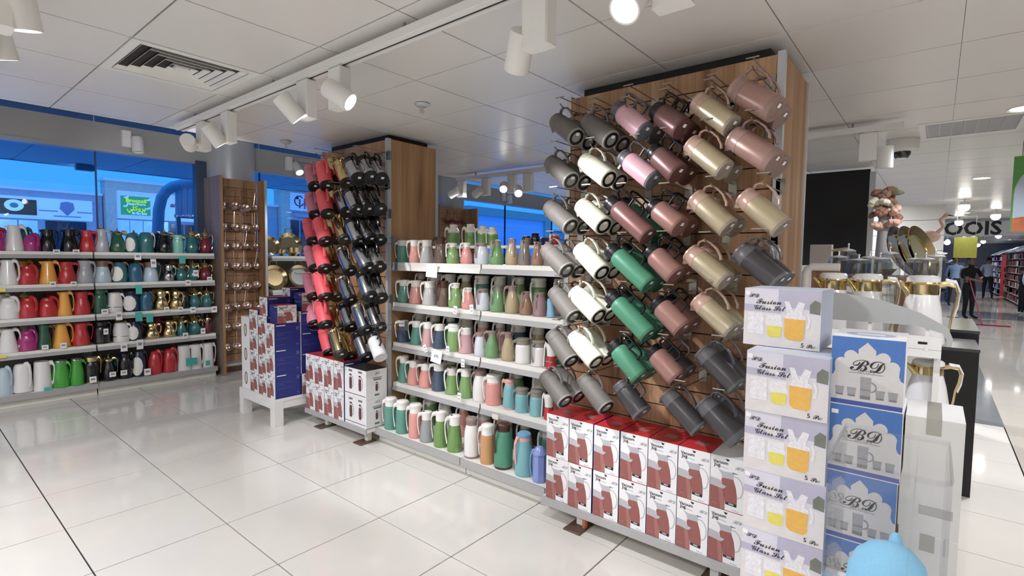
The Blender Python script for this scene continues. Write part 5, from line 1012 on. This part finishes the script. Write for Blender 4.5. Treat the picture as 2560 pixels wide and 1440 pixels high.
p=at(2328,650,'y',4.75); t=thing('yellow_bowl','small yellow bowl behind the footed dish','bowl',(-.30,4.98,1.4205)); obj('bowl',MB().lathe([(0,0),(.03,0),(.07,.05),(.066,.05),(0,.012)],20),M('yellow_ceramic','d8d22a',.3,coat=.5),t)
fv=thing('flower_bouquet','tall bouquet of cream and brown fabric flowers beside the black panel','flowers',(at(2211,560,'y',5.4).x,5.4,1.362)); fz=at(2211,560,'y',5.4).z-1.362
obj('stand',MB().box((-.09,-.09,-1.361),(.09,.09,-.002)),m_white,fv)
obj('vase',MB().lathe([(0,0),(.05,0),(.06,.1),(.04,fz+.1),(.045,fz+.12),(0,fz+.1)],20),m_grey,fv)
rnd=random.Random(3); cols=[M('petal_cream','d9d3bd',.7,var=.1),M('petal_brown','8a5f4a',.7,var=.2),M('leaf_sage','6f7654',.7,var=.2),M('petal_peach','c9a088',.7,var=.1)]
for i in range(44):
    a=rnd.uniform(0,2*PI); rr=rnd.uniform(.02,.10); z=fz-.03+rnd.uniform(0,.31); r=rnd.uniform(.035,.055); mb=MB()
    if i%4==2: mb.ball((0,0,0),r*1.6,8,4,sc=(1,.35,.25))
    else:
        for k in range(6): mb.ball((r*.5*math.cos(k*PI/3),r*.5*math.sin(k*PI/3),r*.1*(k%2)),r*.55,7,5,sc=(1,1,.9))
        mb.ball((0,0,r*.3),r*.5,7,5)
    obj('leaf' if i%4==2 else 'flower_head',mb,cols[i%4],fv,(rr*math.cos(a),rr*math.sin(a)*.7,z),(rnd.uniform(-.8,.8),rnd.uniform(-.8,.8),a))
def heron(label,px,y,s,col):
    p=at(px,570,'y',y); t=thing('heron_ornament',label,'ornament',(p.x,y,1.52*s),scale=(s,s,s)); mt=M(col,{'dusty_pink_feather':'c39a8c','mauve_feather':'8d7f90'}[col],.6,var=.15)
    obj('body',MB().ball((0,0,.36),.075,14,8,sc=(1.3,.8,.9)),mt,t); obj('neck',MB().tube([(.06,0,.40),(.11,0,.46),(.08,0,.54),(.12,0,.58)],[.025,.018,.016,.02],seg=8).ball((.125,0,.585),.026,8,6),mt,t)
    obj('beak',MB().tube([(.14,0,.585),(.20,0,.57)],[.01,.002],seg=6),m_black,t)
    for d in (-.03,.03): obj('leg',MB().tube([(0,d,.30),(.0,d,.15),(.02,d,.0)],.006,seg=6),m_black,t)
    obj('base',MB().box((-.07,-.07,-1.519),(.07,.07,0)),m_white,t)
heron('dusty pink heron ornament on thin black legs before the white slat wall',2324,6.8,.95,'dusty_pink_feather'); heron('mauve heron ornament beside the dusty pink one',2304,6.3,.75,'mauve_feather')
sw=thing('white_slat_wall','white horizontal board display wall behind the tilted trays','display wall',(0,0,0)); n=12
for k in range(n): obj('board',MB().box((-.75,8.0,.02+.183*k),(.055,8.03,.02+.183*k+.178)).mesh('board',False),m_wallw,sw)
obj('backing',MB().box((-.75,8.031,0),(.055,8.06,2.2)),m_grey,sw)
bpn=thing('black_display_panel','tall plain black display panel with an aluminium edge strip','display panel',(0,0,0)); obj('panel',MB().box((-1.75,6.65,.001),(-.585,6.72,2.50)),M('deep_black_laminate','0b0b0c',.6),bpn); obj('edge_strip',MB().box((-.585,6.645,.001),(-.535,6.72,2.47)),m_alu,bpn)
rk=thing('cutlery_rack','silver cutlery rack with a gold tap like lever by the black panel','rack',(at(2050,640,'y',5.2).x,5.2,.001)); z0=at(2050,664,'y',5.2).z; z1=at(2050,612,'y',5.2).z
obj('pedestal',MB().box((-.12,-.08,0),(.12,.08,z0)),m_white,rk); obj('canister',MB().box((-.07,-.05,z0),(.09,.05,z1)),m_silv,rk); obj('gold_lever',MB().tube([(.09,0,z1-.05),(.20,0,z1-.035)],.012,seg=8),m_gold,rk)
for (x0,y0,y1,x1,z,lab) in ((.03,4.42,4.98,.24,.97,'black plinth cabinet with a glossy edge at the aisle, nearer of the two'),(-.2,5.12,6.2,.27,1.02,'black plinth cabinet at the aisle behind the nearer one')):
    t=thing('plinth_cabinet',lab,'cabinet',(0,0,0)); obj('body',MB().box((x0,y0,.001),(x1,y1,z-.02)),m_black,t); obj('top_trim',MB().box((x0,y0,z-.02),(x1+.004,y1,z)),M('dark_grey_top','3b3d40',.2),t)
# ------------------------------------------------------------------ mall aisle: racks, signs, people
def goods_rack(label,x0,y0,y1,h,rows,cols,mats,frame):
    t=thing('goods_rack',label,'rack',(0,0,0)); D=.5
    obj('back_panel',MB().box((x0+D-.02,y0,.001),(x0+D,y1,h)),frame,t)
    for k in range(rows+1): obj('shelf',MB().box((x0,y0,.08+k*(h-.1)/rows),(x0+D-.02,y1,.10+k*(h-.1)/rows)),m_rail,t)
    n=max(1,int((y1-y0)/2))
    for j in range(n+1): obj('upright',MB().box((x0+.1,y0+j*(y1-y0)/n-.015,.001),(x0+D,y0+j*(y1-y0)/n+.015,h)),frame,t)
    for q,mt in enumerate(mats):
        mb=MB()
        for k in range(rows):
            z=.101+k*(h-.1)/rows; hh=(h-.1)/rows*.72
            for c in range(cols):
                if rnd.random()<(1/len(mats)) or (q==0 and rnd.random()<.35):
                    y=y0+.03+c*(y1-y0-.06)/cols; w=(y1-y0-.06)/cols*.86; dx=rnd.uniform(0,.06)
                    mb.box((x0+.03+dx,y,z),(x0+.30,y+w,z+hh*rnd.uniform(.7,1)))
        tag(obj('packages',mb.mesh('packages',False),mt,t),kind='stuff')
    cap=thing('rack_header',label.replace('rack','header lights above the rack'),'header panel',(0,0,0))
    for j in range(int((y1-y0)/1.4)): obj('tilted_panel',MB().add([(x0-.05,y0+j*1.4,h+.02),(x0-.05,y0+j*1.4+1.1,h+.02),(x0+.38,y0+j*1.4+1.1,h+.26),(x0+.38,y0+j*1.4,h+.26),(x0+.0,y0+j*1.4,h+.0),(x0+.0,y0+j*1.4+1.1,h+.0),(x0+.42,y0+j*1.4+1.1,h+.24),(x0+.42,y0+j*1.4,h+.24)],[(0,1,2,3),(7,6,5,4),(0,3,7,4),(1,5,6,2),(0,4,5,1),(3,2,6,7)]),m_alu if j%2 else M('pale_header_panel','b9cfdf',.4,emit=.3),cap)
G=lambda n,c: M('goods_'+n,c,.5,var=.25,scale=9)
goods_rack('rack of maroon packages along the far mall aisle',2.25,19.6,31,1.95,7,44,[G('maroon','8a4a4c'),G('rosewood','a06a62'),G('cream','d9d2c8'),G('wine','6b2d38')],m_slate)
goods_rack('rack of blue packages at the far end of the mall aisle',2.2,32.5,38.5,1.9,7,22,[G('blue','3f63b4'),G('paleblue','9fb9dc'),G('red','b0323f'),G('white','e2e2e2')],M('red_rack_frame','a82235',.4))
goods_rack('rack of beige packages behind the sweeping man',.35,26.5,33,1.5,5,24,[G('beige','b8ab94'),G('olive','8d8a5c'),G('white2','dcdad2')],m_grey)
m_signp=M('pale_sign_board','c3c6c9',.5,var=.05)
sg=thing('mall_sign','wide pale sign with big dark round letters across the aisle','sign',(0,0,0)); zz=2.14
obj('board',MB().box((.08,16.0,zz),(2.6,16.05,HC-.06)),m_signp,sg); obj('lettering',text('OOIS',.42,0,.012,'CENTER',1.02),m_ink,sg,(.60,15.995,zz+.16)); obj('upper_edge',MB().box((.08,15.98,HC-.06),(2.6,16.06,HC-.003)),m_grey,sg)
for x in (.095,2.58): obj('post',MB().box((x-.015,16.05,.001),(x+.015,16.09,HC-.06)),m_grey,sg)
yb=thing('yellow_banner','yellow green banner hanging over the mall aisle','banner',(0,0,0)); obj('sheet',MB().box((.26,14,1.62),(.62,14.01,2.04)),M('yellow_green_print','b3b42a',.5,var=.15,scale=14),yb); obj('cord',MB().cyl((.29,14.005,2.04),(.29,14.005,HC-.002),.004,seg=6).cyl((.59,14.005,2.04),(.59,14.005,HC-.002),.004,seg=6),m_wire,yb)
rb=thing('hanging_poster','big hanging poster with green corner, white arch and orange flowers','poster',(0,0,0)); q=at(2536,395,'y',6.0)
obj('sheet',MB().box((q.x,6.0,1.79),(q.x+1.1,6.012,2.41)),M('poster_green','4f9a3a',.5,var=.1),rb)
arc_=[(q.x+.012,1.79),(q.x+1.09,1.79),(q.x+1.09,2.3)]+[(q.x+.30-.288*math.sin(a),2.10+.28*math.cos(a)) for a in [PI/2*i/10 for i in range(11)]]
obj('white_arch',MB().poly([(x,5.9985,z) for x,z in arc_]),M('poster_pale_sky','b9cfe2',.5,var=.1,scale=3),rb)
obj('orange_flowers',MB().poly([(q.x+.012,5.998,1.79),(q.x+1.09,5.998,1.79),(q.x+1.09,5.998,1.93),(q.x+.6,5.998,1.97),(q.x+.2,5.998,1.93),(q.x+.012,5.998,1.90)]),M('poster_orange','cc6a34',.5,var=.5,scale=18),rb)
obj('cord',MB().cyl((q.x+.05,6.006,2.41),(q.x+.05,6.006,HC-.002),.004,seg=6).cyl((q.x+1.05,6.006,2.41),(q.x+1.05,6.006,HC-.002),.004,seg=6),m_wire,rb)
for i,(px,py,yy) in enumerate(((2412,488,11.0),(2398,545,15.2),(2496,590,22),(2368,606,20),(2444,612,24),(2458,604,26),(2432,620,30),(2492,500,13.5))):
    p=at(px,py,'y',yy); z=min(p.z,HC-.12); t=thing('pendant_lamp','bright pendant lamp over the mall aisle, %s going into the distance'%ORD[i],'pendant lamp',(p.x,yy,z),group='pendant lamps over the aisle')
    obj('glow',MB().ball((0,0,0),.075,14,8),m_lens,t); obj('cap',MB().lathe([(.07,.03),(.05,.08),(0,.09)],14),m_white,t); obj('cord',MB().cyl((0,0,.085),(0,0,HC-z-.001),.005,seg=6),m_grey,t)
SK=('c49a7c','9d7258')
def person(label,loc,rz,h,pose,cols,hair='201a18',sleeves=True):
    """one skinned body: joints in metres for a 1.70 m figure"""
    J={}; E=[]; Rr={}
    def j(n,p,r,par=None,r2=None):
        J[n]=len(J); Rr[n]=(r,r2 or r); pts.append(p)
        if par: E.append((J[par],J[n]))
    pts=[]
    lean=pose.get('lean',0)
    j('pelvis',(0,0,.92),.135,None,.10); j('waist',(0,lean*.25,1.06),.125,'pelvis',.095); j('chest',(0,lean*.6,1.25),.155,'waist',.105); j('neck0',(0,lean*.85,1.43),.07,'chest'); j('neck',(0,lean*.95+.01,1.49),.052,'neck0'); j('head0',(0,lean+.02,1.56),.078,'neck',.085); j('head1',(0,lean+.015,1.64),.085,'head0',.10); j('crown',(0,lean+.01,1.69),.05,'head1',.06)
    for s,k in ((-1,'l'),(1,'r')):
        a=pose[k+'arm']; j('sh'+k,(s*.185,lean*.8,1.39),.062,'neck0' if False else 'chest'); j('el'+k,a[0],.044,'sh'+k); j('wr'+k,a[1],.030,'el'+k); d=(Vector(a[1])-Vector(a[0])).normalized(); pm_=Vector(a[1])+d*.05; j('pa'+k,tuple(pm_),.030,'wr'+k,.022)
        side=d.cross(Vector((0,1,.2))).normalized()
        for i,(o_,ln) in enumerate(((-.03,.06),(-.012,.072),(.010,.07),(.028,.052))):
            b=pm_+side*o_+d*.02; j('f%d%s'%(i,k),tuple(b+d*ln*.5),.0095,'pa'+k); j('g%d%s'%(i,k),tuple(b+d*ln+Vector((0,-.01,0))),.008,'f%d%s'%(i,k))
        j('th'+k,tuple(Vector(a[1])+side*.045+d*.045),.010,'wr'+k)
        l=pose[k+'leg']; j('hip'+k,(s*.095,0,.86),.098,'pelvis'); j('kn'+k,l[0],.064,'hip'+k); j('an'+k,l[1],.042,'kn'+k); fd=Vector(l[2]) if len(l)>2 else Vector((0,1,0))
        an=Vector(l[1]); j('ba'+k,(an.x+fd.x*.10,an.y+fd.y*.10,an.z-.045),.042,'an'+k,.03); j('to'+k,(an.x+fd.x*.17,an.y+fd.y*.17,an.z-.052),.03,'ba'+k,.022)
    me=bpy.data.meshes.new('body'); me.from_pydata(pts,E,[]); o=bpy.data.objects.new('tmp_body',me); C.objects.link(o)
    md=o.modifiers.new('s','SKIN'); md.use_smooth_shade=True
    sv=me.skin_vertices[0].data
    for n,i in J.items(): sv[i].radius=Rr[n]
    sv[0].use_root=True
    o.modifiers.new('u','SUBSURF').levels=1
    dg=bpy.context.evaluated_depsgraph_get(); dg.update(); m2=bpy.data.meshes.new_from_object(o.evaluated_get(dg)); bpy.data.objects.remove(o)
    m2.materials.clear(); 
    for _ in range(4): m2.materials.append(None)
    wr=[Vector(pose[k+'arm'][1]) for k in 'lr']; el=[Vector(pose[k+'arm'][0]) for k in 'lr']
    for p in m2.polygons:
        c=p.center; p.use_smooth=True
        arm=min(min((c-w).length for w in wr),99)
        nearfore=any((c-w).length<(.13 if sleeves else .26) and abs(c.x)>.10 for w in wr) or any((c-w).length<.14 for w in wr)
        if c.z>1.475 or nearfore: mi=0
        elif c.z<.075+min(0,0): mi=3
        elif c.z<.95: mi=2
        else: mi=1
        p.material_index=mi
    t=thing('person',label,'person',loc,(0,0,rz),None,(h/1.7,)*3)
    skin=M('skin_tone_'+cols[0],cols[0],.55,var=.04); obj('body',m2,[skin,M('cloth_'+cols[1],cols[1],.8,var=.08),M('cloth_'+cols[2],cols[2],.8,var=.08),M('shoe_'+cols[3],cols[3],.5)],t)
    L=lean; hm=M('hair_'+hair,hair,.7,var=.15)
    hb_=MB().ball((0,L+.0,1.665),.098,16,10,sc=(.93,1.05,1.0)); hb_.f=[f_ for f_ in hb_.f if not (sum(hb_.v[i][1] for i in f_)/len(f_)>L+.035 and sum(hb_.v[i][2] for i in f_)/len(f_)<1.70) and sum(hb_.v[i][2] for i in f_)/len(f_)>1.60]; hb_.m=[0]*len(hb_.f)
    obj('hair',hb_,hm,t)
    fc=MB()
    for s in (-1,1): fc.ball((s*.032,L+.098,1.625),.011,8,5)
    obj('eyes',fc,m_black,t); obj('nose',MB().tube([(0,L+.100,1.63),(0,L+.122,1.595),(0,L+.104,1.588)],[.008,.013,.010],seg=8),skin,t); obj('mouth',MB().tube([(-.022,L+.094,1.558),(0,L+.103,1.556),(.022,L+.094,1.558)],.0045,seg=6),M('lips','9a5a50',.5),t)
    obj('ear',MB().ball((-.086,L+.01,1.61),.022,8,5,sc=(.4,.8,1.2)),skin,t); obj('ear',MB().ball((.086,L+.01,1.61),.022,8,5,sc=(.4,.8,1.2)),skin,t)
    return t
st_legs=dict(lleg=[(-.11,.02,.48),(-.12,-.02,.075)],rleg=[(.11,.03,.48),(.13,.0,.075)])
person('person in black clothes standing with both hands on a red floor squeegee pole',(.72,18.9,0),-2.35,1.68,dict(larm=[(-.30,.08,1.14),(-.05,.27,1.10)],rarm=[(.30,.06,1.14),(.09,.29,1.06)],lean=.02,**dict(lleg=[(-.10,.03,.48),(-.12,.0,.075),(-.3,.95,0)],rleg=[(.10,.03,.48),(.14,.03,.075),(.3,.95,0)])),('8d6650','131316','17171b','0d0d0d'),sleeves=False)
person('person in a pale blue shirt and black trousers walking away down the aisle',(1.72,29.6,0),.1,1.72,dict(larm=[(-.27,-.04,1.14),(-.28,.06,.90)],rarm=[(.27,.02,1.14),(.29,-.02,.88)],lleg=[(-.10,.12,.50),(-.10,.10,.075)],rleg=[(.10,-.02,.49),(.11,-.28,.13)],lean=.02),('8d6650','a9b4d2','16161a','101010'))
person('small person in black standing by the maroon packages',(2.02,21.6,0),-1.4,1.38,dict(larm=[(-.26,.02,1.12),(-.27,.10,.88)],rarm=[(.26,.02,1.12),(.27,.10,.88)],lean=.0,**st_legs),('8d6650','141417','141417','e8e8e8'))
person('person in a light grey blue outfit beside the small person in black',(1.98,18.9,0),-2.6,1.62,dict(larm=[(-.26,.02,1.12),(-.24,.12,.90)],rarm=[(.26,.02,1.12),(.24,.12,.90)],lean=.0,**st_legs),('8d6650','9fb0c2','8fa0b5','2a2a2a'))
person('person in a light blue shirt half hidden behind the squeegee holder',(.52,24.0,0),-2.9,1.70,dict(larm=[(-.27,.02,1.13),(-.26,.12,.90)],rarm=[(.27,.02,1.13),(.26,.12,.90)],lean=.0,**st_legs),('8d6650','8fb0d6','2b2e38','101010'))
sq=thing('floor_squeegee','long red handled floor squeegee held by the person in black','squeegee',(0,0,0)); a=at(2410,720,'y',18.55); b=at(2454,809,'z',.03)
b=Vector((b.x,16.9,.03)); obj('pole',MB().cyl((.70,18.56,1.12),(b.x,b.y,b.z),.014,seg=8),M('red_pole','a3283c',.4),sq)
obj('blade',MB().box((b.x-.46,b.y-.02,.001),(b.x+.50,b.y+.02,.035)),M('dark_red_blade','8f2a3e',.5),sq)
